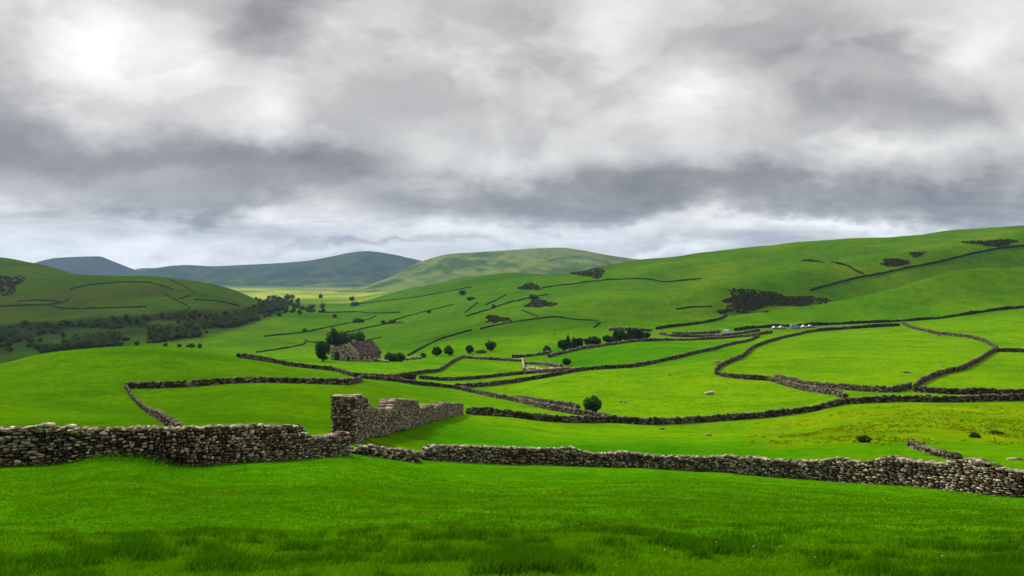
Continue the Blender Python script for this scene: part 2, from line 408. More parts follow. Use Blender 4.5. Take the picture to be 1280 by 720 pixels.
def stone_wall(name, path, top, thick, slen, shgt, label, cat='stone wall', group=None, hi=True, mat=None, seed=0, tintlo=.15, batter=.75, cope=True, fill=1.0):
    """path: world (x, y) polyline; top: list of heights at its vertices (same length)"""
    r = np.random.default_rng(seed)
    P = np.column_stack([np.asarray(path, float)[:, :2], np.asarray(top, float)])
    Q, S = resample(P, .12 if hi else .4)
    Lt = S[-1]; zg = zground(Q[:, 0], Q[:, 1])
    tan = np.gradient(Q[:, :2], axis=0); tan /= np.linalg.norm(tan, axis=1, keepdims=True)+1e-9
    def frame(s):
        x = np.interp(s, S, Q[:, 0]); y = np.interp(s, S, Q[:, 1]); h = np.interp(s, S, Q[:, 2]); z = np.interp(s, S, zg)
        tx = np.interp(s, S, tan[:, 0]); ty = np.interp(s, S, tan[:, 1]); n = math.hypot(tx, ty)+1e-9
        return x, y, z, h, tx/n, ty/n
    bag = Bag()
    def put(s, lat, h, L_, D_, H_, tint, rot=.09):
        x, y, z, _, tx, ty = frame(s)
        if hi: V = ST[r.integers(len(ST))]*(L_*.94, D_, H_*.93)
        else: V = (CB*(1+r.uniform(-.3, .3, CB.shape)))*(L_*.95, D_, H_*.95)
        a = r.normal(0, rot); ca, sa = math.cos(a), math.sin(a)
        V = np.column_stack([V[:, 0]*ca-V[:, 2]*sa, V[:, 1], V[:, 0]*sa+V[:, 2]*ca])
        if r.random() < .5: V = V*(-1, 1, 1); fl = True
        else: fl = False
        W = np.column_stack([x+tx*V[:, 0]-ty*(V[:, 1]+lat), y+ty*V[:, 0]+tx*(V[:, 1]+lat), z+h+V[:, 2]])
        f = SF if hi else CF
        bag.add(W, f[:, ::-1] if fl else f, tint)
    maxh = Q[:, 2].max()
    sl = slen if callable(slen) else (lambda s: slen)
    def half(h): return thick/2*(1-(1-batter)*min(1, h/max(maxh, .1)))
    h = -.12
    while h < maxh:
        ch = shgt*r.uniform(.7, 1.4)
        for sd in (-1, 1):
            s = -r.uniform(0, .2)
            while s < Lt:
                ll = sl(min(max(s, 0), Lt))
                l = ll*r.uniform(.5, 1.7); hh = ch*r.uniform(.75, 1.15)
                if r.random() < .09: hh *= 1.7; l *= 1.3
                sc = min(max(s+l/2, 0), Lt); hz = h+ch/2+r.normal(0, ch*.14)
                if hz+hh*.2 < np.interp(sc, S, Q[:, 2]) and r.random() < fill:
                    tn = np.clip(r.beta(1.25, 1.5)+(.15 if r.random() < .12 else 0), tintlo, 1)
                    D_ = max(.16, ll*.7)*r.uniform(.8, 1.2)
                    put(sc, sd*(half(hz)-D_/2+r.uniform(-.03, .05)), hz, l*.96, D_, hh*.94, tn)
                s += l
        for e in (0, Lt):     # stones closing the two ends
            te = np.interp(e, S, Q[:, 2])
            if h+ch*.6 < te:
                w = half(h); q = -w+.08
                while q < w-.05:
                    l = sl(e)*r.uniform(.5, 1.1)
                    put(e+(.03 if e else -.03)+r.normal(0, .03), q+l/2, h+ch/2, .25, l, ch*.95, np.clip(r.beta(1.6, 1.9), tintlo, 1)); q += l
        h += ch*.97
    if cope:
        s = 0
        while s < Lt:
            l = sl(s)*r.uniform(.5, 1.3); t = np.interp(s, S, Q[:, 2])
            hh = shgt*r.uniform(.8, 1.7)
            nl = 2 if (thick*batter > .45 and hi) else 1
            for k in range(nl):
                lat = 0 if nl == 1 else (k-.5)*thick*batter*.5
                put(min(s+l/2, Lt), lat+r.normal(0, .03), t+hh*.18+r.normal(0, shgt*.2), l, thick*batter/nl*1.08, hh, np.clip(r.beta(2.4, 1.6), .25, 1), .2)  # capstones tinted paler: light on the wall top put into the colour
            s += l*.95
    # rubble heart so that no daylight passes through
    qi = np.arange(0, len(Q), 3 if hi else 1)
    if qi[-1] != len(Q)-1: qi = np.r_[qi, len(Q)-1]
    cv = []; 
    for i in qi:
        tx, ty = tan[i]; ht = max(.05, min(Q[max(0, i-3):i+4, 2])-shgt*.5)
        for lat, hz in ((-1, -.5), (-1, ht), (1, ht), (1, -.5)):
            w = max(.05, half(max(hz, 0))-.16)
            cv.append((Q[i, 0]-ty*lat*w, Q[i, 1]+tx*lat*w, zg[i]+hz))
    cf = []
    for k in range(len(qi)-1):
        for a, b2 in ((0, 1), (1, 2), (2, 3)):
            cf.append((k*4+a, k*4+b2, k*4+4+b2, k*4+4+a))
    n = len(qi)-1
    cf += [(3, 2, 1, 0), (n*4, n*4+1, n*4+2, n*4+3)]
    bag.add(np.array(cv), np.array(cf), .05)  # dark tint paints the shade seen in gaps between the stones
    o = bag.build(name, mat or STONE)
    return tag(o, label, cat, group)

def px(line):      # "u,v u,v" photo points on the ground
    return [tuple(float(q) for q in p.split(',')) for p in line.split()]

def ground_path(line, dens=4.0):
    P = np.array(px(line)); d = np.r_[0, np.cumsum(np.linalg.norm(np.diff(P, axis=0), axis=1))]
    n = max(3, int(d[-1]/dens)+1); s = np.linspace(0, d[-1], n)
    uv = np.stack([np.interp(s, d, P[:, 0]), np.interp(s, d, P[:, 1])], 1)
    H = np.array([hit(a, b2)[:2] for a, b2 in uv])
    if len(H) > 5:
        for _ in range(2):
            H[1:-1] = .25*H[:-2]+.5*H[1:-1]+.25*H[2:]
    return H

def far_wall(line, label, h=1.5, w=.9, mat=None, group=None, seed=0, cat='stone wall', name='stone_wall', step=1.2):
    if seed < 200: h *= .85
    elif seed < 300: h *= .54; w *= .55; mat = HILLWALL
    H = ground_path(line); Q, S = resample(H, step)
    r = np.random.default_rng(seed+500)
    tan = np.gradient(Q, axis=0); tan /= np.linalg.norm(tan, axis=1, keepdims=True)+1e-9
    nrm = np.stack([-tan[:, 1], tan[:, 0]], 1)
    n = len(Q); hh = h*(1+r.normal(0, .10, n)+.5*vnoise(S/9, S*0, seed))
    sec = [(-.5, -.6), (-.5, .25), (-.40, .7), (-.30, .97), (.30, 1.0), (.40, .7), (.5, .25), (.5, -.6)]
    V = []; tn = []
    for a, k in sec:
        off = a*w*(1+r.normal(0, .12, n)); p = Q+nrm*off[:, None]
        V.append(np.column_stack([p, zground(Q[:, 0], Q[:, 1])+hh*k*(1+r.normal(0, .05, n))]))
        tn.append(np.clip(r.beta(1.8, 2.0, n)+(.22 if k > .9 else 0), 0, 1))  # top edge tinted paler, painting in the light from above
    m = len(sec); V = np.stack(V, 1).reshape(-1, 3); tn = np.stack(tn, 1).ravel()
    f = []
    for i in range(n-1):
        for k in range(m-1):
            f.append((i*m+k, (i+1)*m+k, (i+1)*m+k+1, i*m+k+1))
    for base, o in ((0, 1), ((n-1)*m, -1)):
        for k in range(3):
            q = (base+k, base+k+1, base+m-2-k, base+m-1-k); f.append(q if o > 0 else q[::-1])
    bag = Bag(); bag.add(V, np.array(f), tn)
    o = bag.build(name, mat or STONE_DARK)
    return tag(o, label, cat, group)

def mid_wall(line, label, h=1.35, seed=0, mat=None, thick=.75, sl=.5, sh=.27, group=None, name='stone_wall', tintlo=.1, cat='stone wall'):
    H = ground_path(line); h *= .78
    r = np.random.default_rng(seed)
    tp = h*(1+.22*vnoise(np.arange(len(H))*.7, np.zeros(len(H)), seed))
    return stone_wall(name, H, tp, thick, sl, sh, label, cat, group, False, mat or STONE_FAR, seed, tintlo)

def near_path(us, dep):
    return [((u-640)/F*d, d) for u, d in zip(us, dep)]
def near_wall(ds, tops, thick, slen, shgt, label, seed, u0, u1, step=4, **kw):
    us = np.arange(u0, u1+.1, step); ue = np.arange(u0-60, u1+60.1, step); de = np.interp(ue, *T(ds)); q = int(60/step)
    k = np.exp(-.5*(np.arange(-q, q+1)*step/22.0)**2); k /= k.sum(); d = np.convolve(np.pad(de, q, mode='edge'), k, 'valid')[q:q+len(us)]; tv = np.interp(us, *T(tops))
    X = (us-640)/F*d; zg = zground(X, d)
    h = np.maximum(.12, -(tv-HZ)*d/F-zg)
    return stone_wall('stone_wall', np.column_stack([X, d]), h, thick, slen, shgt, label, seed=seed, **kw)

near_wall("-140:38 0:36 200:36 300:38 380:42 433:46",
          "-140:538 0:537 35:536 48:533 55:531 64:536 74:538 84:533 92:537 100:538 150:537 172:535 200:536 300:533.5 365:533.5 373:534 377:545 400:547 415:545 425:541 433:543",
          .75, lambda s: .32 if s < 8 else (.22 if s < 12 else .155), .105,
          'long rough dry stone wall on the left with bigger stones at its far left end', 1, -140, 433)
near_wall("433:47 470:48 500:50 528:52", "436:561 450:559 460:558.5 480:560.5 500:563 520:566.5 528:568", .8, .26, .14,
          'low collapsed stretch of stone wall in the gap below the ruined wall', 2, 437, 524)
near_wall("524:53 640:58 760:58 900:54 1040:49 1160:44 1280:39 1420:37",
          "524:567 532:560 540:557.5 600:559 660:561 700:561 710:559 725:564 740:567.5 765:567 780:565 800:569 830:571 890:572 902:571 917:569 924:574 940:571 962:576 1000:577 1035:576 1049:573 1060:577 1082:578.6 1100:574 1110:572 1138:576 1171:580 1195:577 1210:574 1227:577 1254:588 1280:590 1420:600",
          .75, lambda s: .17 if s < 18 else (.21 if s < 30 else .28), .105,
          'long uneven dry stone wall crossing the front right below the green fields', 3, 524, 1420)

# the ruin: one tall broken wall running away from the camera
def ruin():
    H = ground_path("434,554 437,553.5 452,552 466,550 480,547 494,543 514,535 540,527.5 560,522.5 581,518", 1.0)
    Y = H[:, 1]; c = np.polyfit(Y, H[:, 0], 2); X = np.polyval(c, Y)
    u = 640+F*X/Y
    tv = np.interp(u, *T("430:497 436:496.5 456:498 459:503 463:509 467:515 480:516 492:515 494.5:507 497:503 522:503.5 525:511 527:513.5 539:509 541:509 544:513 552:508 557:505.5 566:506.5 572:505.5 582:506.5"))
    h = np.maximum(.5, -(tv-HZ)*Y/F-zground(X, Y))
    d = np.stack([np.gradient(X), np.gradient(Y)], 1); d /= np.linalg.norm(d, axis=1, keepdims=True)
    C = np.column_stack([X-d[:, 1]*.78, Y+d[:, 0]*.78])
    stone_wall("ruined_wall", C, h, 1.6, .23, .14,
               'tall ruined stone wall with a high broken end, stepping down as it recedes', 'ruin', seed=4, batter=.92)
ruin()

WG = None
mid = [  # (photo line of the foot of the wall, label, height)
 ("157,484 165,498 175,508 192,520 212,533 224,541", 'stone wall running down the left knoll towards the front wall', .62),
 ("158,485 200,485 240,483 280,480 320,478 360,479 400,480 437,481 447,478 451,475", 'stone wall running level across the left knoll from its corner', 1.0),
 ("586,518 612,519.5 640,521.5 665,525 702,528 740,528.5 765,528 790,530 815,531 852,529.5 890,527 925,524.5 960,522 1015,515 1040,509 1054,505.5 1085,504 1126,502 1182,503 1240,501.5 1285,500.5", 'long curving stone wall across the middle below the lone round bush', 1.3),
 ("452,473 495,477 520,481 545,483 570,486 595,492 618,497 640,501 665,507 690,513 727,519 750,524 765,527", 'stone wall sloping down rightwards through the middle to meet the long curving wall', 1.2),
 ("647,499.5 677,506 700,508.5 717,510 722,513", 'short stub of stone wall ending beside the lone round bush', 1.3),
 ("298,447 320,450 345,454 355,457 382,460 420,464 440,471 460,472 482,473.5 505,471 527,467 540,466 550,465 556,460 562,455.5 570,451 577,448", 'winding stone wall from the left knoll crest that bends up beside the dark shrub', 1.3),
 ("570,485 607,483 640,479 690,471 722,464 752,461.5 790,459.5 815,455 850,447.5 871,442 890,438.5 906,433 937,427 949,421", 'long stone wall climbing from the middle towards the parked vehicles', 1.4),
 ("525,473.5 557,476 595,474 640,469 677,466 712,464", 'stone wall curving in a shallow bow under the field right of the house', 1.2),
 ("1040,412 1012,415.5 981,422.5 970,425 956,430 938,436 934,443 927,448 910,454 898,460 894.5,466", 'winding stone wall descending from the lane to the bright field corner', 1.4),
 ("895,468.5 910,472 934,474.5 962,475.5 985,483 1004,488 1027,491.5 1049,494.5 1056,500", 'stone wall from the bright field corner down to the long curving wall', 1.4),
 ("969,473.5 1002,482 1043,486.5 1077,489 1115,491 1128,489 1138,485", 'stone wall along the lower edge of the big bright field', 1.4),
 ("1143,490 1182,492.5 1238,494 1285,494.5", 'short level stone wall at the right edge above the long curving wall', 1.4),
 ("1144,486 1148,481 1154,478 1177,468.5 1190,465.5 1204,463 1212,458 1221,453 1243,440 1246,437", 'stone wall climbing right from the gap to the forked wall corner', 1.4),
 ("1128,404 1135,409.5 1150,413 1172,418 1210,422 1230,427 1240,432 1246,437", 'curved stone wall with pale stones from the lane to the forked wall corner', 1.6),
 ("1247,440 1262,440 1285,440.5", 'short stone wall leaving the frame right of the forked wall corner', 1.5),
 ("1138,557 1149,562 1171,569 1190,574 1198,577", 'short low stone wall stub dropping behind the front wall on the right', .36),
]
for k, (ln, lb, h) in enumerate(mid):
    mid_wall(ln, lb, h, 40+k, None, **({'sl': .3, 'sh': .2, 'thick': .6} if 'stub dropping' in lb else ({'sl': .22, 'sh': .14, 'thick': .36} if 'running down the left knoll' in lb else {})))

lane = [
 ("577,447.5 600,449 625,450.5 652,452", 'stone wall running right from the trees beside the house', 1.5, STONE_FAR),
 ("640,447.5 665,445.5 689,442.5", 'short stone wall left of the conifer row', 1.6, STONE_FAR),
 ("686,447 700,443 722,438 757,432.5 790,427.5 827,426 865,425.5 902,423.5 940,420.5 965,416", 'stone wall running along the foot of the conifer row', 1.7, STONE_FAR),
 ("655,455 677,456 702,459.5", 'dark upper wall of the small rubble pen', 1.4, STONE_FAR),
 ("656,463.5 690,465 718,463", 'pale tumbled wall along the front of the small rubble pen', 1.6, STONE),
 ("653,450.5 654,456 655,464", 'pale end wall of the small rubble pen', 1.4, STONE),
 ("761,413.5 790,414 815,414.5", 'straight reddish brown stone wall above the conifer row', 2.3, STONE_FAR),
 ("820,412 835,409.5 865,406 890,402 905,398 917,393", 'dark wall rising from the lane to below the big rock outcrop', 1.7, STONE_DARK),
 ("825,418 840,421 877,421.5 902,421 927,417.5 949,414", 'lower wall of the lane left of the pale vehicle', 1.8, STONE_FAR),
 ("840,418 863,417.8 885,417.5 900,415.5", 'upper wall of the lane left of the pale vehicle', 1.6, STONE_FAR),
 ("918,413.8 934,411.5 949,410 973,408.8 1004,407.5 1040,405.8 1070,404.5 1135,401.5 1175,398.5 1210,393.5 1242,388.5 1285,384.5", 'long dark wall above the lane running up to the right edge', 1.9, STONE_DARK),
 ("1022,414 1072,410.5 1125,407.5", 'dark wall along the lower side of the lane above the big bright field', 1.9, STONE_DARK),
]
for k, (ln, lb, h, m) in enumerate(lane):
    far_wall(ln, lb, h, 1.0, m, None, 100+k, step=.7)

far = [
 ("1012,363.5 1035,357 1075,347 1100,343 1135,335 1172,328.5 1210,318.5 1247,311 1285,307.5", 'long dark wall climbing diagonally across the right hill from the big outcrop', 3.0, 2.0),
 ("1002,326 1035,328.5 1060,332 1070,340 1080,343", 'thin bent wall high on the right hill joining the diagonal wall', 3.4, 1.6),
 ("677,360.5 702,356.5 717,355.5 735,352.5 762,350 790,349 810,349 830,353 852,351 877,348.5", 'long dark sagging wall on the hillside under the right skyline', 2.4, 1.6),
 ("600,412 620,407 640,403 665,400 687,397 697,397 720,400 750,401.5 752,404 747,407 742,410", 'dark wall crossing the rounded shoulder in the centre and hooking down above the conifers', 2.0, 1.3),
 ("652,388 672,396", 'very short wall dropping to the central field corner', 2.0, 1.3),
 ("510,445 527,436 545,426 565,420 578,416 590,413.5", 'bold dark wall climbing right from beside the house bushes', 2.2, 1.4),
 ("582,396 607,388.5 625,382 640,378 662,372 685,368.5", 'dark wall stepping up the central slope', 2.2, 1.4),
 ("607,382 632,368.5", 'steep short wall high on the central slope', 2.0, 1.4),
 ("581,391 597,378.5", 'steepest short wall on the central slope', 2.0, 1.4),
 ("432,416 460,410 480,405.5 504,403.5", 'wall crossing the valley field behind the house', 1.9, 1.3),
 ("480,405 510,395 567,381", 'long thin wall rising over the valley fields', 1.9, 1.4),
 ("445,381 482,376 520,372 590,359", 'far thin wall below the pale mountain', 2.6, 2.0),
 ("330,421 380,416 430,405 460,400 470,395", 'faint wall winding through the valley floor', 1.9, 1.3),
 ("405,391 450,390 462,392 500,391", 'dark level wall in the valley with a jog', 2.4, 1.6),
 ("320,441 355,436 384,430 381,426", 'hooked wall on the valley field left of the house', 1.6, 1.1),
 ("381,426.5 402,430", 'tiny wall behind the tall dark tree by the house', 1.5, 1.0),
 ("457,426 476,422", 'tiny wall on the slope just right of the house roof', 1.6, 1.1),
 ("845,387 865,384 890,383.5", 'short wall touching the left end of the big outcrop', 1.9, 1.3),
 ("920,390.5 940,391 960,390.5", 'short wall under the big rock outcrop', 1.9, 1.3),
 ("-10,384 30,382 60,381 82,378 90,371 85,362 112,356 150,353 187,353 217,362", 'wall looping round the top field of the left hill', 2.3, 1.6),
 ("60,381 77,386 125,385.5 182,384", 'level wall below the looped field on the left hill', 2.2, 1.5),
 ("207,368.5 240,385 225,391", 'hooked wall on the right flank of the left hill', 2.2, 1.5),
 ("212,350 230,357 245,367", 'wall dropping over the shoulder of the left hill', 2.2, 1.5),
 ("22,377 42,375 75,377", 'short wall inside the looped wall on the left hill', 2.0, 1.4),
 ("220,375 237,370", 'tiny wall on the right flank of the left hill', 2.0, 1.4),
 ("242,375 270,376 300,383", 'wall running down to the dark wood from the left hill', 2.4, 1.6),
]
for k, (ln, lb, h, w) in enumerate(far):
    far_wall(ln, lb, h, w, STONE_DARK, None, 200+k)

# ---------------------------------------------------------------- lane
def lane_road():
    H = ground_path("818,415.5 840,419.2 870,419.3 900,418 925,415 950,412 975,410.8 1010,409.6 1050,408 1100,405.6 1130,403.6")
    Q, S = resample(H, 2.0)
    tan = np.gradient(Q, axis=0); tan /= np.linalg.norm(tan, axis=1, keepdims=True); nr = np.stack([-tan[:, 1], tan[:, 0]], 1)
    V = []
    for a in (-1.7, -.6, .6, 1.7):
        p = Q+nr*a; V.append(np.column_stack([p, zground(p[:, 0], p[:, 1])+.05+(.03 if abs(a) < 1 else 0)]))
    V = np.stack(V, 1).reshape(-1, 3); f = []
    for i in range(len(Q)-1):
        for k in range(3): f.append((i*4+k, (i+1)*4+k, (i+1)*4+k+1, i*4+k+1))
    m, nt, b = newmat('lane_tarmac'); pos = N(nt, 'ShaderNodeNewGeometry').outputs['Position']
    L(nt, ramp(nt, noise(nt, pos, 1.2, 5), [(.3, (.06, .06, .055)), (.7, (.13, .125, .11))]), b.inputs['Base Color'])
    o = make_mesh('lane', V, f, m, None, True); o['kind'] = 'structure'
    return Q, tan
LQ, LT = lane_road()

# ---------------------------------------------------------------- trees and shrubs
def leaf_quads(P, size, r, flat=.5, tint=None):
    n = len(P); d = r.normal(size=(n, 3)); d /= np.linalg.norm(d, axis=1, keepdims=True)
    e = r.normal(size=(n, 3)); a = np.cross(d, e); a /= np.linalg.norm(a, axis=1, keepdims=True)+1e-9
    b2 = np.cross(d, a); s = size*r.uniform(.6, 1.4, n)[:, None]
    V = np.stack([P-a*s, P+b2*s*.7, P+a*s, P-b2*s*.7], 1).reshape(-1, 3)
    f = np.arange(n*4).reshape(n, 4)
    t = np.repeat(np.clip(r.normal(.45, .22, n) if tint is None else tint+r.normal(0, .13, n), 0, 1), 4)
    return V, f, t

def crown_points(w, h, z0, r, n, kind):
    pts = []; tn = []
    if kind == 'conifer':
        z = r.random(n)**1.25
        lay = .72+.28*np.abs(np.sin(z*math.pi*(4+h*.5)+r.uniform(0, 3)))
        rad = w/2*(1-z)**.8*lay*np.sqrt(r.uniform(.25, 1, n)); a = r.uniform(0, 2*math.pi, n)
        P = np.column_stack([rad*np.cos(a), rad*np.sin(a), z0+z*(h-z0)-rad*.18])
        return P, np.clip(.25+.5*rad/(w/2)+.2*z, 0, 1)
    # ragged shell: an ellipsoid pushed in and out by lumps, thinned where the foliage opens
    d = r.normal(size=(n*2, 3)); d /= np.linalg.norm(d, axis=1, keepdims=True)
    o = r.uniform(0, 90)
    def n3(f, s): return vnoise(d[:, 0]*f+o, d[:, 1]*f+d[:, 2]*f*.7, s)+vnoise(d[:, 2]*f-o, d[:, 0]*f*.8-d[:, 1]*f*.6, s+1)
    big = n3(1.6, 401); small = n3(3.6, 407)
    q = (.45+.55*r.random(n*2)**.45)*(.84+.38*big+.30*small)+.05*r.normal(size=n*2)
    keep = (n3(4.5, 413) > -.30) | (q < .6)
    P = d*q[:, None]
    zc, zr = (.40, .62) if kind == 'bush' else (.52, .50)
    P = np.column_stack([P[:, 0]*w*.52, P[:, 1]*w*.52, z0+(h-z0)*(zc+P[:, 2]*zr)])
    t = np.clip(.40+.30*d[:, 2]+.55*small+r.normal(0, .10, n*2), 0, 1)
    keep &= P[:, 2] > .03
    P, t = P[keep][:n], t[keep][:n]
    return P, t

def trunk_mesh(h, rad, r, limbs=4, spread=1.0):
    V = []; Fq = []
    def tube(p0, p1, r0, r1, seg=5, m=6):
        base = len(V); p0 = np.array(p0); p1 = np.array(p1); d = (p1-p0)/np.linalg.norm(p1-p0)
        a = np.cross(d, (.3, .9, .1)); a /= np.linalg.norm(a); b2 = np.cross(d, a)
        for i in range(seg):
            t = i/(seg-1); c = p0+(p1-p0)*t+a*.1*rad*math.sin(t*5); rr = r0+(r1-r0)*t
            for k in range(m):
                V.append(c+rr*(a*math.cos(2*math.pi*k/m)+b2*math.sin(2*math.pi*k/m)))
        for i in range(seg-1):
            for k in range(m):
                Fq.append((base+i*m+k, base+i*m+(k+1) % m, base+(i+1)*m+(k+1) % m, base+(i+1)*m+k))
    tube((0, 0, -.3), (.03*h, .02*h, h*.72), rad, rad*.3)
    for i in range(limbs):
        a = r.uniform(0, 2*math.pi); z = h*r.uniform(.22, .55)
        tube((.02*h, 0, z), (spread*math.cos(a), spread*math.sin(a), z+h*.22), rad*.45, rad*.12)
    return np.array(V), Fq
BARK, nt, b = newmat('bark')
pos = N(nt, 'ShaderNodeNewGeometry').outputs['Position']
L(nt, ramp(nt, noise(nt, pos, 3, 5), [(.3, (.03, .024, .018)), (.7, (.11, .09, .07))]), b.inputs['Base Color'])

def tree(name, u, v, w_px, h_px, label, cat, group=None, kind='round', mat=None, seed=0, n=900, dy=0.0):
    x, y, z = hit(u, v); y2 = y+dy
    x = (u-640)/F*y2; z = float(zground(x, y2)); w = w_px*y2/F; h = h_px*y2/F
    r = np.random.default_rng(seed+900)
    root = empty(name, (x, y2, z), r.uniform(0, 6))
    tag(root, label, cat, group)
    P, t = crown_points(w, h, h*(.04 if kind in ('bush', 'conifer') else .06), r, n, kind)
    size = max(.06, .0012*y2)*(1.0 if kind != 'conifer' else .9)
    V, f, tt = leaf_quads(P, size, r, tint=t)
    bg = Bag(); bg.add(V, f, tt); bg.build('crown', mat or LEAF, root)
    tv, tf = trunk_mesh(h*.9, max(.05, .03*h), r, 4, w*.28)
    make_mesh('trunk', tv, tf, BARK, root, True)
    return root

tree('bush', 742, 516.5, 25, 23, 'lone round dark green bush behind the long curving wall', 'bush', None, 'bush', LEAF, 1, 2600)
tree('shrub', 512, 475.5, 19, 11, 'dark spreading shrub beside the junction of walls below the house', 'shrub', None, 'bush', LEAFB, 2, 1500)
tree('shrub', 1080, 553, 17, 9, 'small dark shrub alone in the yellowish rough field', 'shrub', None, 'bush', LEAFB, 3, 1100)
tree('shrub', 1219, 547, 13, 6, 'low dark shrub left of the smaller one at the edge of the rough field', 'shrub', None, 'bush', LEAFB, 4, 700)
tree('shrub', 1245, 543, 17, 4.5, 'flat low shrub nearest the right edge of the rough field', 'shrub', None, 'bush', LEAFB, 5, 700)
HT = 'trees around the stone house'
tree('tree', 403, 452, 19, 27, 'narrow dark tree standing left of the stone house', 'tree', HT, 'round', NEEDLE, 7, 1500)
tree('tree', 417, 449, 19, 36, 'tallest dark tree behind the left end of the house', 'tree', HT, 'round', NEEDLE, 8, 1500, 22)
tree('tree', 428, 449, 18, 35, 'second tall dark tree behind the house left of the chimney', 'tree', HT, 'round', NEEDLE, 9, 1500, 22)
tree('tree', 440, 449, 17, 33, 'broad green tree behind the house chimney', 'tree', HT, 'round', LEAF, 10, 1500, 24)
tree('tree', 449, 449, 15, 31, 'rightmost tree rising behind the house roof', 'tree', HT, 'round', LEAF, 11, 1500, 25)
tree('bush', 488, 452, 16, 11, 'wide dark bush right of the stone house', 'bush', 'bushes right of the house', 'bush', LEAF, 12, 1200)
tree('bush', 500, 452, 14, 11, 'rounded bush right of the wide bush by the house', 'bush', 'bushes right of the house', 'bush', LEAF, 13, 1200)
tree('bush', 529, 447, 7, 6, 'little bush at the end of the pale rubble by the house', 'bush', None, 'bush', LEAF, 14, 500)
VT = 'small trees along the field wall right of the house'
for k, (u, v, w, h, lb) in enumerate([(546, 445, 12, 11, 'brownish twin headed tree, leftmost of the four by the field wall'), (561, 444.5, 11, 11.5, 'round dark tree just right of the brownish one'),
        (587, 442.5, 10, 11, 'round bluish green tree standing alone in the middle of the four'), (613.5, 439, 14, 13, 'largest dark round tree on the rise above the field wall')]):
    tree('tree', u, v, w, h, lb, 'tree', VT, 'round', LEAFB if k == 0 else LEAF, 20+k, 1000)
tree('bush', 602, 441, 14, 3, 'low bush leaning out left of the largest round tree', 'bush', None, 'bush', LEAF, 26, 400)
tree('bush', 683.5, 440, 10, 7, 'small bush above the wall left of the conifer row', 'bush', None, 'bush', LEAF, 27, 600)
tree('tree', 708.5, 457.5, 10, 10, 'lone small tree beside the rubble pen', 'tree', None, 'round', LEAF, 28, 900)
CR = 'conifer row along the field wall'
con = [(703, 438, 10, 13, 'squat dark tree at the left end of the row'), (710, 437.5, 11, 17, 'tall pointed conifer near the left end of the row'),
       (717, 436, 10, 13, 'shorter tree right of the tall pointed left one'), (723.5, 434.5, 10, 12, 'tree before the first gap in the row'),
       (735, 432.5, 9, 9, 'small tree after the first gap'), (743, 431.5, 15, 11, 'broad rounded evergreen in the middle of the row'),
       (760, 430, 11, 11, 'tree left of the dense right half of the row'), (769, 428.5, 10, 15, 'pointed conifer starting the dense right half of the row'),
       (776, 427.5, 11, 14, 'dark tree second in the dense right half'), (787, 426.5, 11, 16, 'tallest conifer in the dense right half'),
       (796, 425.5, 11, 15, 'tree right of the tallest in the dense right half'), (802, 424.5, 8, 12, 'slim conifer closing the dense right half'), (808.5, 423, 7, 7, 'small lone tree at the right end of the row')]
for k, (u, v, w, h, lb) in enumerate(con):
    tree('conifer', u, v, w*1.3, h*1.04, lb, 'tree', CR, 'bush' if 'rounded' in lb else ('conifer' if 'pointed' in lb or k in (2, 9, 11) else 'round'), NEEDLE, 40+k, 900, 1.0)
vt = [(444, 382, 12, 5), (440, 376, 6, 5), (401, 373, 4, 5), (446, 403, 12, 5), (452, 403, 6, 4), (381, 415, 5, 4), (578, 369, 8, 6), (588, 375, 10, 4), (455, 362, 5, 3), (667, 374, 14, 6), (479, 404, 5, 3), (490, 403, 8, 3), (536, 391, 4, 3), (617, 385, 4, 4), (418, 397, 5, 4)]
for k, (u, v, w, h) in enumerate(vt):
    tree('tree', u, v, w, h, ['wide dark tree on the valley wall under the blue mountain', 'small tree just above the wide valley tree', 'tiny tree at the edge of the sunlit far fields',
        'low broad tree on the winding valley wall', 'small tree right of the low broad one', 'single tiny tree in the valley field left of the house', 'small tree high on the central slope',
        'scrubby tree below the highest one on the central slope', 'tiny far tree under the pale mountain', 'clump of scrub trees on the central slope left of the sagging wall', 'left of two tiny bushes on the valley wall behind the house', 'right of two tiny bushes on the valley wall behind the house', 'tiny tree on the long thin wall over the valley fields', 'tiny tree beside the stepping wall on the central slope', 'tiny tree in the valley below the level wall with a jog'][k],
        'tree', 'scattered trees in the far valley', 'bush' if w > 9 else 'round', LEAF, 60+k, 320)

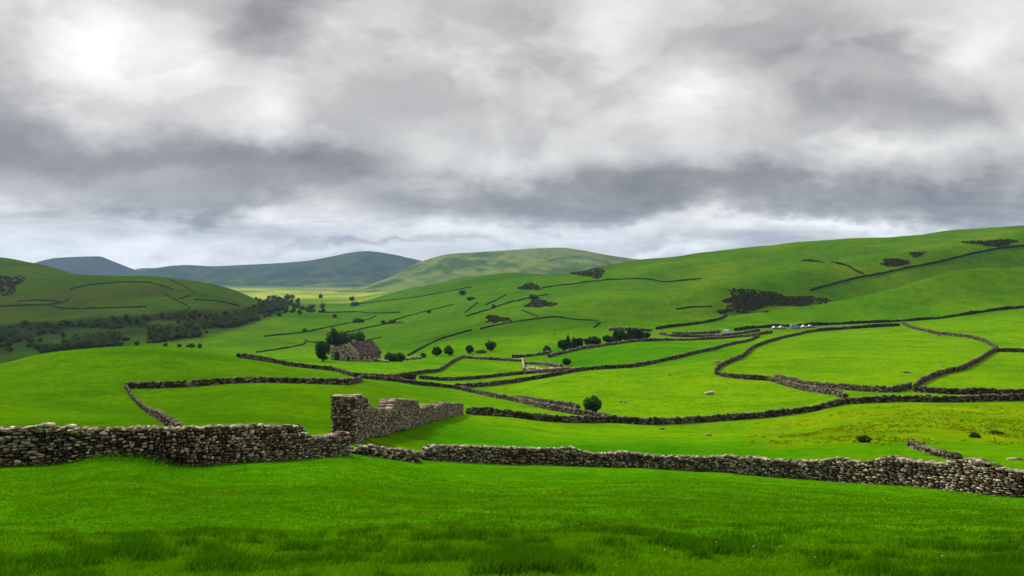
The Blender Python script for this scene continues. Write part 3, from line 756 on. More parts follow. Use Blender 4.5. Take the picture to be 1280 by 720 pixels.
def woodland():
    bag = Bag(); r = np.random.default_rng(77)
    top = T("-60:407 0:406 60:404 110:402 180:398 215:392 290:390 335:381"); bot = T("-60:470 0:456 60:441 110:438 170:432 215:426 270:418 300:407 352:391")
    spots = []
    for _ in range(1500):
        u = r.uniform(-60, 345); a = np.interp(u, *top); b2 = np.interp(u, *bot); v = a+(b2-a)*r.random()**.6
        dark = vnoise(u/34, v/9, 88)
        if r.random() > sstep(-.26, .14, dark)+.01: continue
        spots.append((u, v, 1+dark*.5))
    for _ in range(110):
        q = r.normal(size=2); u = 348+14*q[0]; v = 383+5*q[1]
        if 318 < u < 382 and v > 373: spots.append((u, v, 1.0))
    for _ in range(14): spots.append((r.uniform(383, 406), r.uniform(385, 391), .7))
    for _ in range(60): spots.append((r.uniform(170, 250), 437+r.uniform(-3, 1)-(r.random()*2), .55))
    for u, v, s in spots:
        x, y, z = hit(u, v)
        if y > 2200 or y < 300: continue
        h = r.uniform(1.8, 5.2)*s*max(.8, y/850); w = h*r.uniform(.8, 1.25); n = 60
        d = r.normal(size=(n, 3)); d /= np.linalg.norm(d, axis=1, keepdims=True)
        P = d*np.array([w/2, w/2, h/2])*r.uniform(.55, 1.05, n)[:, None]*(1+.25*r.normal(size=(n, 1)))+(x, y, z+h*.5)
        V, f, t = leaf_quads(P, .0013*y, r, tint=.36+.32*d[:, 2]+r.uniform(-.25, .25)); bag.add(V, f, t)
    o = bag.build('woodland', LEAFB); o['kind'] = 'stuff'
    tag(o, 'dark scrubby woodland filling the valley below the left hill', 'woodland')
woodland()

# ---------------------------------------------------------------- outcrops and boulders
def outcrop(u, v, wu, hv, label, seed, n, big=2.2):
    r = np.random.default_rng(seed+300); x0, y0, z0 = hit(u, v)
    root = empty('rock_outcrop', (x0, y0, z0)); tag(root, label, 'rock outcrop')
    rk = Bag(); sb = Bag()
    # broken bedrock: one continuous craggy skin over the patch, its rim running into the turf
    na, nq = 56, 16; V = []; tn = []
    def spot(a, q):
        q2 = q*(.78+.22*math.sin(3*a+seed)+.5*float(vnoise(2.3*math.cos(a)+seed*7, 2.3*math.sin(a), 300)))
        return hit(u+q2*math.cos(a)*wu/2, v+q2*math.sin(a)*hv/2)
    for j in range(nq+1):
        for k in range(na):
            x, y, z = spot(2*math.pi*k/na, max(.02, j/nq))
            e = (1-(j/nq)**2); cr = max(0, float(fbm(x/2.6, y/3.4, 310+seed, 3))*1.7+.32)
            V.append((x-x0, y-y0, z-z0-.12+e**.5*(.18+cr*big*.55))); tn.append(min(1, max(0, r.beta(1.5, 2.4))))
    f = [(j*na+k, j*na+(k+1) % na, (j+1)*na+(k+1) % na, (j+1)*na+k) for j in range(nq) for k in range(na)]
    rk.add(np.array(V), np.array(f), np.array(tn))
    for i in range(n):
        a = r.uniform(0, 2*math.pi); q = r.random()**.6*1.3
        x, y, z = spot(a, q)
        if abs(y-y0) > 260: continue
        s = big*r.uniform(.25, .8)*(1 if q < .95 else .55)
        if r.random() < .35 and q < .85:
            Vs = ST[r.integers(16)]*(s*1.4, s*1.2, s*.9)+(x-x0, y-y0, z-z0+s*.12); rk.add(Vs, SF, r.beta(1.5, 2.2))
        else:
            d = r.normal(size=(16, 3)); P = d*np.array([s*.6, s*.6, s*.22])+(x-x0, y-y0, z-z0+s*.3)
            Vs, fs, t = leaf_quads(P, .0011*y, r); sb.add(Vs, fs, t)
    rk.build('rocks', ROCK, root); sb.build('heather', SCRUB, root)
outcrop(960, 376, 116, 21, 'big dark rock and heather outcrop at the foot of the long diagonal wall', 1, 900, 2.4)
outcrop(1118, 328, 34, 9, 'dark outcrop above the long diagonal wall on the right hill', 2, 200, 2.6)
outcrop(1146, 318, 13, 5, 'smallest dark outcrop near the right skyline', 3, 60, 2.6)
outcrop(1238, 304, 58, 7, 'long thin outcrop near the top right of the right hill', 4, 220, 2.8)
outcrop(736, 342, 42, 10, 'scrubby slanting outcrop near the notch of the right skyline', 5, 230, 3.0)
outcrop(663, 359, 26, 8, 'scrubby outcrop on the upper central slope', 6, 140, 2.8)
outcrop(676, 380, 34, 9, 'grey outcrop on the middle of the central slope', 7, 190, 2.3)
outcrop(621, 399.5, 30, 8, 'bluish grey outcrop above the rounded central shoulder', 8, 200, 1.9)
outcrop(10, 354, 34, 22, 'dark outcrop at the left edge on the left hill', 9, 420, 1.7)
outcrop(903, 390, 14, 4, 'little outcrop left of the big rock and heather one', 10, 50, 1.8)

def boulder(u, v, w_px, h_px, label, seed, cat='boulder'):
    r = np.random.default_rng(seed+700); x, y, z = hit(u, v); w = .85*w_px*y/F; h = .9*h_px*y/F
    bag = Bag()
    for k in range(4):
        s = r.uniform(.45, .75)
        bag.add(ST[r.integers(16)]*(w*s, w*s*.8, h*1.5*s)+(r.uniform(-.3, .3)*w, r.uniform(-.2, .2)*w, h*.3), SF, r.uniform(.4, .9))
    o = bag.build('boulder', STONE_FAR if ('dark' in label or 'grey' in label) else STONE, None, False); o.location = (x, y, z)
    tag(o, label, cat)
boulder(887, 493, 14, 5, 'tan boulders lying in the lime green field below the wall corner', 1)
boulder(776, 503, 5, 3.5, 'left of two whitish stones in the field right of the lone bush', 2)
boulder(781.5, 503.5, 4, 3, 'right of two whitish stones in the field right of the lone bush', 3)
boulder(886, 545, 12, 4, 'pale flat stone in the field just above the front wall', 4)
boulder(827, 537, 7, 3, 'dark stone below the long curving wall', 5)
boulder(837, 470, 5, 2.5, 'tiny pale stone in the field left of the bright field corner', 6)
boulder(896, 453, 10, 3, 'pale stone slab left of the winding wall', 7)
boulder(1172, 420, 6, 3.5, 'white stone in front of the curved wall right of the big bright field', 8)
boulder(1178, 458, 4, 2.5, 'little pale stone at the right side of the big bright field', 9)
boulder(1134, 466, 9, 2.5, 'low grey stone in the lower big bright field', 10)
boulder(1268, 575, 22, 4, 'pale flat stone in the grass by the right edge behind the front wall', 11)
boulder(693, 418, 3, 2, 'tiny dark stone on the slope above the conifer row', 12)

# ---------------------------------------------------------------- stone house
def poly_prism(pts, y0, y1):
    n = len(pts); V = [(p[0], y0, p[1]) for p in pts]+[(p[0], y1, p[1]) for p in pts]
    f = [tuple(range(n)), tuple(range(2*n-1, n-1, -1))]+[((i+1) % n, i, i+n, (i+1) % n+n) for i in range(n)]
    return V, f
def box(x0, x1, y0, y1, z0, z1):
    V = [(x, y, z) for x in (x0, x1) for y in (y0, y1) for z in (z0, z1)]
    return V, [(0, 1, 3, 2), (4, 6, 7, 5), (0, 4, 5, 1), (2, 3, 7, 6), (0, 2, 6, 4), (1, 5, 7, 3)]
def house():
    x0, y0, z0 = hit(447, 452.0)
    root = empty('stone_house', (x0, y0, z0-.2), R(-31)); tag(root, 'old stone house with a weathered dull red roof and dark trees behind', 'house')
    m, nt, b = newmat('house_rubble'); pos = N(nt, 'ShaderNodeTexCoord').outputs['Object']
    vo = N(nt, 'ShaderNodeTexVoronoi'); vo.inputs['Scale'].default_value = 1.6; L(nt, pos, vo.inputs['Vector'])
    c = ramp(nt, N_sep(nt, vo.outputs['Color']), [(.1, (.10, .075, .058)), (.5, (.29, .235, .175)), (.9, (.52, .45, .34))])
    c = mixc(nt, ramp_f(nt, noise(nt, pos, .5, 4), .5, .72), c, (.10, .075, .06)); L(nt, c, b.inputs['Base Color'])
    bp = N(nt, 'ShaderNodeBump'); bp.inputs['Distance'].default_value = .12; L(nt, vo.outputs['Distance'], bp.inputs['Height']); L(nt, bp.outputs[0], b.inputs['Normal'])
    rm, nt, b = newmat('red_tiles'); pos = N(nt, 'ShaderNodeTexCoord').outputs['Object']
    c = ramp(nt, noise(nt, pos, .9, 6, .7), [(.36, (.030, .016, .02)), (.47, (.080, .036, .038)), (.54, (.125, .08, .072)), (.63, (.27, .215, .19))]); L(nt, c, b.inputs['Base Color'])
    wv = N(nt, 'ShaderNodeTexWave', bands_direction='Y'); wv.inputs['Scale'].default_value = 1.6; L(nt, pos, wv.inputs['Vector'])
    bp = N(nt, 'ShaderNodeBump'); bp.inputs['Distance'].default_value = .1; L(nt, wv.outputs['Fac'], bp.inputs['Height']); L(nt, bp.outputs[0], b.inputs['Normal'])
    dm, nt, b = newmat('dark_opening'); b.inputs['Base Color'].default_value = (.018, .014, .013, 1); b.inputs['Roughness'].default_value = .4
    gm, nt, b = newmat('house_glass'); b.inputs['Base Color'].default_value = (.03, .035, .04, 1); b.inputs['Roughness'].default_value = .15; b.inputs['Specular IOR Level'].default_value = .5
    pm, nt, b = newmat('pale_dressing'); b.inputs['Base Color'].default_value = (.36, .31, .25, 1)
    W = 14.2; Ln = 15.0           # gable spans local x from -W to 0, side runs back along +y
    prof = [(-W, -1), (-W, 5.9), (-W+.9, 5.7), (-W+1.5, 5.2), (-W+2.6, 5.5), (-W+3.4, 6.1), (-W+5.0, 6.2), (-6.8, 7.25), (-6.2, 7.0), (-5.2, 7.3), (0, 2.95), (0, -1)]
    V, f = poly_prism(prof, 0, Ln); make_mesh('wall', V, f, m, root)
    def slope(a, b2, y0, y1, t, name, mt):
        dx, dz = b2[0]-a[0], b2[1]-a[1]; l = math.hypot(dx, dz); nx, nz = -dz/l, dx/l
        if nz < 0: nx, nz = -nx, -nz
        pts = [(a[0]+nx*.02, a[1]+nz*.02), (b2[0]+nx*.02, b2[1]+nz*.02), (b2[0]+nx*t, b2[1]+nz*t), (a[0]+nx*t, a[1]+nz*t)]
        V, f = poly_prism(pts, y0, y1); return make_mesh(name, V, f, mt, root)
    rf = slope((-5.25, 7.33), (.55, 2.5), .45, Ln+.3, .28, 'roof', rm)
    slope((-W+.5, 5.55), (-5.35, 7.36), .5, Ln+.2, .25, 'roof', rm)
    V, f = box(-5.6, -5.0, .4, Ln+.3, 7.5, 7.72); make_mesh('ridge_tiles', V, f, rm, root)
    slope((-5.2, 7.45), (.3, 2.85), -.12, .42, .3, 'gable_coping', pm)
    V, f = box(-5.75, -4.85, 3.1, 4.0, 6.6, 8.3); ch = make_mesh('chimney', V, f, pm, root)
    V, f = box(-5.9, -4.7, 2.95, 4.15, 8.3, 8.5); make_mesh('cap', V, f, pm, ch)
    V, f = box(-W-.5, -W+.35, -.35, .5, -1, 6.3); make_mesh('corner_pier', V, f, pm, root)
    # openings
    arch = [(-12.6, -.5)]+[(-11.2+1.4*math.cos(a), 2.3+1.4*math.sin(a)) for a in np.linspace(math.pi, 0, 9)]+[(-9.8, -.5)]
    V, f = poly_prism(arch, -.02, .4); make_mesh('archway', V, f, dm, root)
    V, f = box(-5.6, -4.2, -.03, .3, -.5, 2.1); d = make_mesh('door', V, f, dm, root)
    V, f = box(-5.8, -4.0, -.06, .3, 2.1, 2.4); make_mesh('lintel', V, f, pm, d)
    def win(x, z, w, h, side=False):
        if side:
            V, f = box(-.3, .03, x-w/2, x+w/2, z, z+h); o = make_mesh('window', V, f, gm, root)
            V, f = box(-.3, .08, x-w/2-.15, x+w/2+.15, z+h, z+h+.25); make_mesh('lintel', V, f, pm, o)
            V, f = box(-.3, .1, x-w/2-.15, x+w/2+.15, z-.2, z); make_mesh('sill', V, f, pm, o)
        else:
            V, f = box(x-w/2, x+w/2, -.03, .3, z, z+h); o = make_mesh('window', V, f, gm, root)
            V, f = box(x-w/2-.15, x+w/2+.15, -.08, .3, z+h, z+h+.25); make_mesh('lintel', V, f, pm, o)
            V, f = box(x-w/2-.15, x+w/2+.15, -.1, .3, z-.2, z); make_mesh('sill', V, f, pm, o)
    win(-7.6, 3.2, .9, 1.2); win(-5.0, 4.2, .8, 1.0); win(-2.4, .9, .9, 1.1)
    for yy in (2.5, 6.0, 9.5, 12.8): win(yy, .8, 1.1, 1.25, True)
    # ruined garden wall in front
def N_sep(nt, col):
    s = nt.nodes.new('ShaderNodeSeparateColor'); L(nt, col, s.inputs[0]); return s.outputs[0]
house()
far_wall("468,452.2 476,452.6 486,453.2", 'low broken garden wall right of the stone house', 1.1, .8, STONE, None, 301, step=.6)
far_wall("507,450.6 516,449.8 527,448.6", 'pale rubble heap of wall between the bushes right of the house', 1.5, 1.2, STONE, None, 302, step=.6)

# ---------------------------------------------------------------- vehicles on the lane
def paint(name, c):
    m, nt, b = newmat(name); b.inputs['Base Color'].default_value = (*c, 1); b.inputs['Roughness'].default_value = .3
    b.inputs['Specular IOR Level'].default_value = .5; return m
TYRE = paint('tyre', (.02, .02, .02)); GLASS = paint('car_glass', (.03, .035, .045)); LAMP = paint('lamp_glass', (.7, .7, .68)); RED = paint('tail_lamp', (.4, .02, .02))
def vehicle(u, v, length, hgt, col, label, cat, seed, van=False, grp='vehicles parked on the lane'):
    x, y, z = hit(u, v)
    i = int(np.argmin(np.abs(640+F*LQ[:, 0]/LQ[:, 1]-u)))
    x, y = LQ[i]; ang = math.atan2(LT[i][1], LT[i][0]); z = float(zground(x, y))+.06
    root = empty('parked_van' if van else 'parked_car', (x, y, z), ang); tag(root, label, cat, grp)
    Lh = length/2; w = .88
    if van: pf = [(-Lh, .35), (-Lh, hgt*.95), (-Lh+.15, hgt), (Lh-1.3, hgt), (Lh-.75, hgt*.55), (Lh-.05, hgt*.45), (Lh, .35)]
    else: pf = [(-Lh, .32), (-Lh+.02, .85), (-Lh+.5, .92), (-Lh+.95, hgt), (Lh-1.9, hgt), (Lh-1.15, .93), (Lh-.1, .75), (Lh, .32)]
    n = len(pf); V = []
    for yy, k in ((-w, .0), (-w*.97, 1), (w*.97, 1), (w, 0)):
        for (a, b2) in pf: V.append((a, yy*(1 if b2 < .96 else .86), b2))
    f = [tuple(range(n-1, -1, -1)), tuple(range(3*n, 4*n))]
    for s in range(3):
        for k in range(n): f.append((s*n+k, s*n+(k+1) % n, (s+1)*n+(k+1) % n, (s+1)*n+k))
    make_mesh('body', V, f, col, root)
    z0, z1 = (hgt*.58, hgt*.9) if van else (.97, hgt-.08)
    xa, xb = (Lh-2.0, Lh-1.05) if van else (-Lh+.95, Lh-1.55)
    for sd in (-1, 1):
        V, f = box(xa, xb, sd*w*.93-.02, sd*w*.93+.03, z0, z1); make_mesh('side_window', V, f, GLASS, root)
    for xx in (-Lh+.8, Lh-.8):
        for sd in (-1, 1):
            V = []; f = []; m = 14
            for q in (0, 1):
                for k in range(m):
                    a = 2*math.pi*k/m; V.append((xx+.32*math.cos(a), sd*(w-.16+q*.2), .32+.32*math.sin(a)))
            for k in range(m): f.append((k, (k+1) % m, m+(k+1) % m, m+k))
            f += [tuple(range(m)), tuple(range(m, 2*m))]
            make_mesh('wheel', V, f, TYRE, root)
    for sd in (-1, 1):
        V, f = box(Lh-.08, Lh+.02, sd*.62-.17, sd*.62+.17, .58, .72); make_mesh('headlight', V, f, LAMP, root)
        V, f = box(-Lh-.02, -Lh+.06, sd*.66-.14, sd*.66+.14, .62, .8); make_mesh('tail_light', V, f, RED, root)
WHITE = paint('white_paint', (.78, .79, .8)); SILV = paint('silver_paint', (.5, .52, .55)); BLUE = paint('pale_blue_paint', (.30, .36, .62)); LIL = paint('lilac_grey_paint', (.5, .48, .6))
vehicle(910, 412, 5.2, 2.1, WHITE, 'white van parked at the bend of the lane, leftmost vehicle', 'van', 1, True)
vehicle(967.5, 409.5, 4.0, 1.45, SILV, 'silver car parked on the lane, left of the other cars', 'car', 2)
vehicle(978, 409.5, 4.0, 1.45, WHITE, 'white car parked just left of the pale blue van', 'car', 3)
vehicle(992, 409, 5.6, 2.3, BLUE, 'pale blue van parked among the white cars on the lane', 'van', 4, True)
vehicle(1004, 408.7, 4.1, 1.5, WHITE, 'white car parked just right of the pale blue van', 'car', 5)
vehicle(1014, 408.4, 4.2, 1.5, LIL, 'lilac grey car, rightmost vehicle on the lane', 'car', 6)

# ---------------------------------------------------------------- foreground grass
def grass():
    r = np.random.default_rng(5)
    n = 780000
    v = 568+(765-568)*r.random(n)**.72
    Yt = np.exp(np.interp(-v, -pchip([4, 4.2, 12, 36, 60], [745, 735, 655, 585, 560], np.linspace(4, 60, 400)), np.log(np.linspace(4, 60, 400))))
    Y = Yt*np.exp(r.normal(0, .06, n)); X = r.uniform(-1, 1, n)*(.66*Y+2.5)
    u = 640+F*X/Y
    mw = np.interp(u, *T("-700:36.4 0:35.4 200:35.4 300:37.4 380:41.4 433:45.4 528:52.4 640:57.4 760:57.4 900:53.4 1040:48.4 1160:43.4 1280:38.4 1400:36.4 1980:35"))
    keep = (Y < mw) & (Y > 3.2); X, Y, u, mw = X[keep], Y[keep], u[keep], mw[keep]; n = len(X)
    cl = fbm(X/.27+.9*vnoise(X/.5, Y/.5, 208), Y/.30, 201, 3)+.18*fbm(X/1.3, Y/1.6, 205, 2)
    wild = sstep(14, 6.2, Y)*.75+.25
    tuft = np.clip((cl-.07)*3.2, 0, 1)*wild
    foot = np.exp(-((mw-Y)/1.1)**2)*sstep(.55, .2, np.abs(vnoise(X/1.7, Y/1.7, 220)))
    bank = np.exp(-((u-165)/75)**2)*np.exp(-((mw-Y)/2.2)**2)
    h = (.026+.018*r.random(n)+.065*tuft**1.2+.10*foot*r.random(n)+.22*bank*r.random(n))*(1+.25*sstep(10, 30, Y))
    w = np.maximum(.0034, .00075*Y)*(.7+.6*r.random(n))
    a = r.uniform(0, 2*math.pi, n)
    lean = h*(.25+.55*r.random(n)); la = r.normal(.4, 1.4, n)+2.5*vnoise(X/1.2, Y/1.2, 230)
    Z = zground(X, Y)-.01
    c, s = np.cos(a), np.sin(a); lx, ly = lean*np.cos(la), lean*np.sin(la)
    V = np.empty((n, 5, 3))
    V[:, 0] = np.column_stack([X-c*w/2, Y-s*w/2, Z]); V[:, 1] = np.column_stack([X+c*w/2, Y+s*w/2, Z])
    V[:, 2] = np.column_stack([X+c*w*.4+lx*.35, Y+s*w*.4+ly*.35, Z+h*.6]); V[:, 3] = np.column_stack([X-c*w*.4+lx*.35, Y-s*w*.4+ly*.35, Z+h*.6])
    V[:, 4] = np.column_stack([X+lx, Y+ly, Z+h])
    i = np.arange(n)[:, None]*5
    tri = np.concatenate([i+np.array([[0, 1, 2]]), i+np.array([[0, 2, 3]]), i+np.array([[3, 2, 4]])])
    t = np.clip(.66+r.normal(0, 1, n)*(.05+.08*sstep(22, 7, Y))-.22*np.exp(-((mw-Y)/.9)**2)+.10*sstep(12, 5, Y)-.52*tuft-.6*np.clip(bank, 0, 1)-.3*foot+.2*np.clip(-cl, 0, 1), 0, 1)  # darker by wall foot and bank: shade of the wall painted into tint
    o = make_mesh('grass', V.reshape(-1, 3), tri, BLADE, None, False, {'tint': np.repeat(t, 5)})
    o['kind'] = 'stuff'; tag(o, 'short lush green grass with darker tufts covering the foreground slope', 'grass')
    # a sprinkling of tiny white flowers
    m = 150; fv = r.random(m); Yf = 5+16*fv**1.3; Xf = r.normal(0, 1, m)*.22*Yf+.12*Yf*np.sign(r.normal(size=m))+.1*Yf
    bag = Bag(); wm = paint('daisy_petal', (.75, .76, .7)); 
    for x, y in zip(Xf, Yf):
        if vnoise(x/1.5, y/1.5, 240) < .08: continue
        z = float(zground(x, y))+.09; k = .0045*r.uniform(.8, 1.3)
        an = np.linspace(0, 2*math.pi, 7)[:-1]+r.random()
        ring = np.column_stack([x+k*np.cos(an), y+k*np.sin(an), np.full(6, z+.002)])
        V = np.vstack([ring, [(x, y, z+.005)], [(x, y, z-.004)]])
        f = [(q, (q+1) % 6, 6, 6) for q in range(6)]
        f = np.array([(q, (q+1) % 6, 6) for q in range(6)]+[((q+1) % 6, q, 7) for q in range(6)])
        bag.add(V, f)
    o = bag.build('daisies', wm); o['kind'] = 'stuff'; tag(o, 'tiny white daisies sprinkled through the foreground grass', 'flowers')
grass()

def rough_pasture():
    r = np.random.default_rng(91); bag = Bag()
    for _ in range(3600):
        u = r.uniform(880, 1480); y = math.exp(r.uniform(math.log(70), math.log(160))); x = (u-640)/F*y
        z = float(zground(x, y)); row = HZ-z*F/y
        if vnoise(x/6, y/9, 93) < -.12 or r.random() > sstep(890, 1010, u)*sstep(70, 88, y)*sstep(560, 545, row): continue
        s = r.uniform(.15, .42); n = 7
        P = r.normal(size=(n, 3))*np.array([s, s*.7, s*.22])+(x, y, z+s*.25)
        V, f, t = leaf_quads(P, .11, r, tint=r.beta(1.5, 1.5)); bag.add(V, f, t)
    o = bag.build('rough_pasture', leafy('tussock', (.060, .15, .001), (.33, .37, .003), .85, .25)); o['kind'] = 'stuff'
    tag(o, 'yellow flowering tussocks of the rough field on the right', 'grass')
rough_pasture()

# ---------------------------------------------------------------- air
def haze():
    V, f = box(-14500, 14500, -400, 10200, -700, 420)
    m = bpy.data.materials.new('air'); m.use_nodes = True; nt = m.node_tree; nt.nodes.clear()
    o = N(nt, 'ShaderNodeOutputMaterial'); p = N(nt, 'ShaderNodeVolumePrincipled')
    p.inputs['Color'].default_value = (.46, .66, 1.0, 1); p.inputs['Density'].default_value = 3.7e-5; p.inputs['Anisotropy'].default_value = .2
    L(nt, p.outputs[0], o.inputs['Volume'])
    ob = make_mesh('haze', V, f, m); ob['kind'] = 'stuff'; tag(ob, 'thin bluish haze softening the far mountains', 'haze')
haze()

# ---------------------------------------------------------------- sky
SUN_AZ, SUN_EL = -38.0, 35.0
def world():
    w = bpy.data.worlds.new('World'); SC.world = w; w.use_nodes = True; nt = w.node_tree; nt.nodes.clear()
    out = N(nt, 'ShaderNodeOutputWorld'); bg = N(nt, 'ShaderNodeBackground'); bg.inputs[1].default_value = .1
    sky = N(nt, 'ShaderNodeTexSky', sky_type='NISHITA'); sky.sun_disc = False; sky.sun_elevation = R(SUN_EL); sky.sun_rotation = R(SUN_AZ)
    d = N(nt, 'ShaderNodeTexCoord').outputs['Generated']
    sp = N(nt, 'ShaderNodeSeparateXYZ'); L(nt, d, sp.inputs[0]); x, y, z = sp.outputs
    yy = mth(nt, 'MAXIMUM', y, .12)
    U0 = mth(nt, 'DIVIDE', x, yy); V0 = mth(nt, 'DIVIDE', z, yy)
    zz = mth(nt, 'ADD', mth(nt, 'MAXIMUM', z, 0.0), .10)
    pl = N(nt, 'ShaderNodeCombineXYZ'); L(nt, mth(nt, 'DIVIDE', x, zz), pl.inputs[0]); L(nt, mth(nt, 'DIVIDE', y, zz), pl.inputs[1]); L(nt, mth(nt, 'MULTIPLY', z, 1.5), pl.inputs[2])
    uv = N(nt, 'ShaderNodeCombineXYZ'); L(nt, U0, uv.inputs[0]); L(nt, mth(nt, 'MULTIPLY', V0, 1.7), uv.inputs[1]); uv.inputs[2].default_value = .37
    nW1 = noise(nt, uv.outputs[0], 3.2, 6, .6); nW2 = N(nt, 'ShaderNodeTexNoise'); nW2.inputs['Scale'].default_value = 4.3; nW2.inputs['Detail'].default_value = 6; nW2.inputs['Roughness'].default_value = .6
    of = N(nt, 'ShaderNodeVectorMath', operation='ADD'); L(nt, uv.outputs[0], of.inputs[0]); of.inputs[1].default_value = (5.2, 1.3, 2.2); L(nt, of.outputs[0], nW2.inputs['Vector'])
    U = mth(nt, 'ADD', U0, mth(nt, 'MULTIPLY', mth(nt, 'SUBTRACT', nW1, .5), .24))
    V = mth(nt, 'ADD', V0, mth(nt, 'MULTIPLY', mth(nt, 'SUBTRACT', nW2.outputs['Fac'], .5), .15))
    fa = noise(nt, pl.outputs[0], .85, 9, .56, .25); fb = noise(nt, uv.outputs[0], 4.2, 9, .58, .2); fc = noise(nt, uv.outputs[0], 11, 6, .6, .1)
    val = mth(nt, 'MULTIPLY_ADD', .0, 0.0, .60); val = mth(nt, 'ADD', val, mth(nt, 'MULTIPLY', mth(nt, 'SUBTRACT', fa, .5), .30))
    val = mth(nt, 'ADD', val, mth(nt, 'MULTIPLY', mth(nt, 'SUBTRACT', fb, .5), .5))
    val = mth(nt, 'ADD', val, mth(nt, 'MULTIPLY', mth(nt, 'SUBTRACT', fc, .5), .20))
    st = N(nt, 'ShaderNodeCombineXYZ'); L(nt, mth(nt, 'MULTIPLY', U0, 2.2), st.inputs[0]); L(nt, mth(nt, 'MULTIPLY', V0, 15.0), st.inputs[1]); st.inputs[2].default_value = 4.1
    fh = noise(nt, st.outputs[0], 1.7, 8, .6, .5)
    lowm = ramp_f(nt, mth(nt, 'MULTIPLY', V0, -1.0), -.11, -.05)
    val = mth(nt, 'ADD', val, mth(nt, 'MULTIPLY', mth(nt, 'MULTIPLY', mth(nt, 'SUBTRACT', fh, .5), 1.5), lowm))
    of2 = N(nt, 'ShaderNodeVectorMath', operation='ADD'); L(nt, uv.outputs[0], of2.inputs[0]); of2.inputs[1].default_value = (1.7, 7.3, 3.9)
    fd = noise(nt, of2.outputs[0], 2.6, 10, .52, .35)
    val = mth(nt, 'ADD', val, mth(nt, 'MULTIPLY', mth(nt, 'SUBTRACT', ramp_f(nt, fd, .465, .535), .5), .17))
    of3 = N(nt, 'ShaderNodeVectorMath', operation='ADD'); L(nt, uv.outputs[0], of3.inputs[0]); of3.inputs[1].default_value = (9.1, 2.3, 6.9)
    fe = noise(nt, of3.outputs[0], 5.5, 10, .52, .3)
    val = mth(nt, 'ADD', val, mth(nt, 'MULTIPLY', mth(nt, 'SUBTRACT', ramp_f(nt, fe, .46, .545), .5), .12))
    lobes = [  # direction of each cloud mass: photo column, row, half widths, brighter / darker
        (130, 45, 75, 50, .34), (170, 80, 90, 70, .10), (30, 60, 60, 60, .06), (345, 25, 62, 48, -.40), (270, 55, 40, 60, .16), (60, 125, 120, 40, -.10),
        (95, 195, 200, 48, -.72), (335, 212, 125, 34, -.54), (190, 252, 150, 17, -.30), (320, 155, 55, 24, .26), (40, 270, 110, 14, .12), (280, 275, 120, 10, .16),
        (500, 60, 100, 60, .08), (520, 195, 80, 45, .26), (650, 110, 140, 50, -.14), (770, 40, 45, 40, .18), (700, 20, 50, 25, -.14), (900, 125, 95, 50, .30), (980, 45, 150, 40, -.26), (760, 170, 140, 45, .08),
        (1090, 140, 150, 45, -.24), (1180, 85, 45, 45, .22), (1250, 20, 70, 40, .14), (1130, 185, 110, 24, .24), (1250, 190, 70, 24, .05), (1215, 140, 90, 30, -.16),
        (620, 246, 170, 26, -.44), (900, 252, 300, 22, -.46), (1200, 256, 160, 20, -.40),
        (300, 296, 330, 14, .26), (840, 318, 70, 8, .40), (760, 290, 300, 9, .22), (1050, 282, 240, 7, .30), (480, 306, 150, 5, -.26), (250, 318, 300, 8, .26)]
    for (u, v, su, sv, a) in lobes:
        p = mth(nt, 'POWER', mth(nt, 'ABSOLUTE', mth(nt, 'DIVIDE', mth(nt, 'SUBTRACT', U, (u-640)/F), su/F)), 2.0)
        q = mth(nt, 'POWER', mth(nt, 'ABSOLUTE', mth(nt, 'DIVIDE', mth(nt, 'SUBTRACT', V, (HZ-v)/F), sv/F)), 2.0)
        g = mth(nt, 'EXPONENT', mth(nt, 'MULTIPLY', mth(nt, 'ADD', p, q), -1.0))
        val = mth(nt, 'ADD', val, mth(nt, 'MULTIPLY', g, a))
    val = mth(nt, 'ADD', mth(nt, 'MULTIPLY', mth(nt, 'SUBTRACT', val, .62), .84), .635)
    col = ramp(nt, val, [(.0, (.195, .19, .20)), (.25, (.305, .298, .31)), (.5, (.50, .492, .488)), (.75, (.745, .738, .722)), (1.0, (1.0, .99, .97))])
    # cooler blue grey low over the horizon, through which clear sky shows faintly
    low = mth(nt, 'MULTIPLY', ramp_f(nt, mth(nt, 'MULTIPLY', z, -1.0), -.085, -.02), .25)
    col = mixc(nt, low, col, mixc(nt, 1.0, col, (.84, .95, 1.12), 'MULTIPLY'))
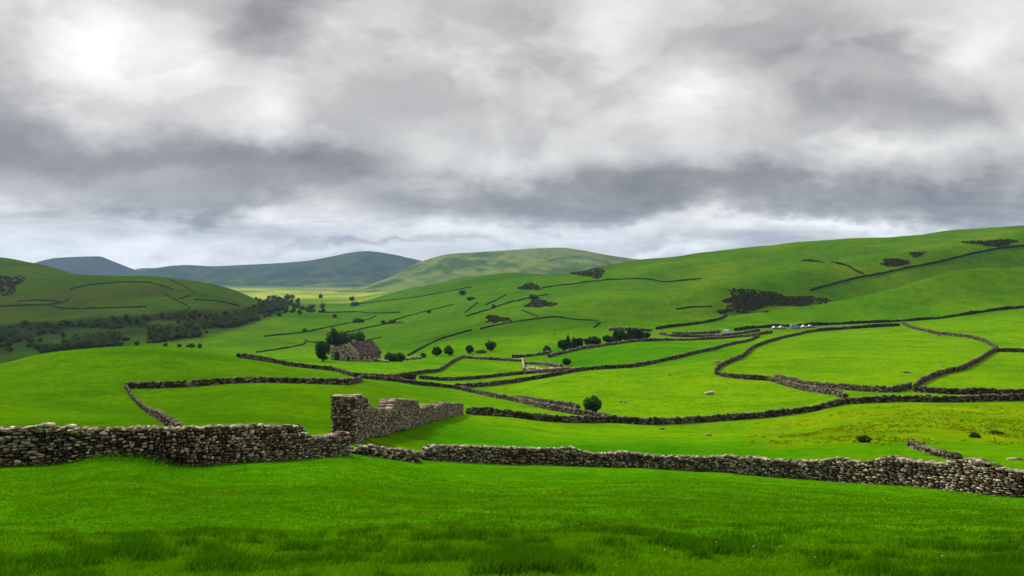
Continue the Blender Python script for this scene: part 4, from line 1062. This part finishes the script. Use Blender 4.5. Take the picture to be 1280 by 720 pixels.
    zen = mth(nt, 'ADD', 1.0, mth(nt, 'MULTIPLY', ramp_f(nt, z, .36, .75), 1.0))
    zen = mth(nt, 'MULTIPLY', zen, mth(nt, 'ADD', .5, mth(nt, 'MULTIPLY', ramp_f(nt, y, -.5, .35), .55)))
    zen = mth(nt, 'MULTIPLY', zen, 10.0)
    cs = N(nt, 'ShaderNodeVectorMath', operation='SCALE'); L(nt, col, cs.inputs[0]); L(nt, zen, cs.inputs['Scale'])
    gap = mth(nt, 'SUBTRACT', 1.0, mth(nt, 'MULTIPLY', mth(nt, 'MULTIPLY', ramp_f(nt, fb, .52, .66), ramp_f(nt, mth(nt, 'MULTIPLY', z, -1.0), -.06, -.03)), .10))
    L(nt, mixc(nt, gap, sky.outputs[0], cs.outputs[0]), bg.inputs[0]); L(nt, bg.outputs[0], out.inputs[0])
    w.cycles.sampling_method = 'MANUAL'; w.cycles.sample_map_resolution = 512
world()
sl = bpy.data.lights.new('sun', 'SUN'); sl.energy = 4.6; sl.angle = R(10); sl.color = (1, .955, .88)
so = bpy.data.objects.new('sun', sl); COL.objects.link(so)
sv = Vector((math.sin(R(SUN_AZ))*math.cos(R(SUN_EL)), math.cos(R(SUN_AZ))*math.cos(R(SUN_EL)), math.sin(R(SUN_EL))))
so.rotation_euler = (-sv).to_track_quat('-Z', 'Y').to_euler(); so.location = sv*60

# ---------------------------------------------------------------- camera and render settings
cam = bpy.data.cameras.new('camera'); cam.sensor_width = 36; cam.lens = 36*F/1280; cam.shift_y = -(360-HZ)/1280
cam.clip_start = .1; cam.clip_end = 60000
co = bpy.data.objects.new('camera', cam); COL.objects.link(co); co.location = (0, 0, 0); co.rotation_euler = (R(90), 0, 0)
SC.camera = co
SC.view_settings.view_transform = 'Standard'; SC.view_settings.look = 'None'; SC.view_settings.gamma = 1; SC.view_settings.use_curve_mapping = False
SC.view_settings.exposure = 0.0
SC.cycles.max_bounces = 6; SC.cycles.diffuse_bounces = 3; SC.cycles.volume_bounces = 1; SC.cycles.transparent_max_bounces = 8
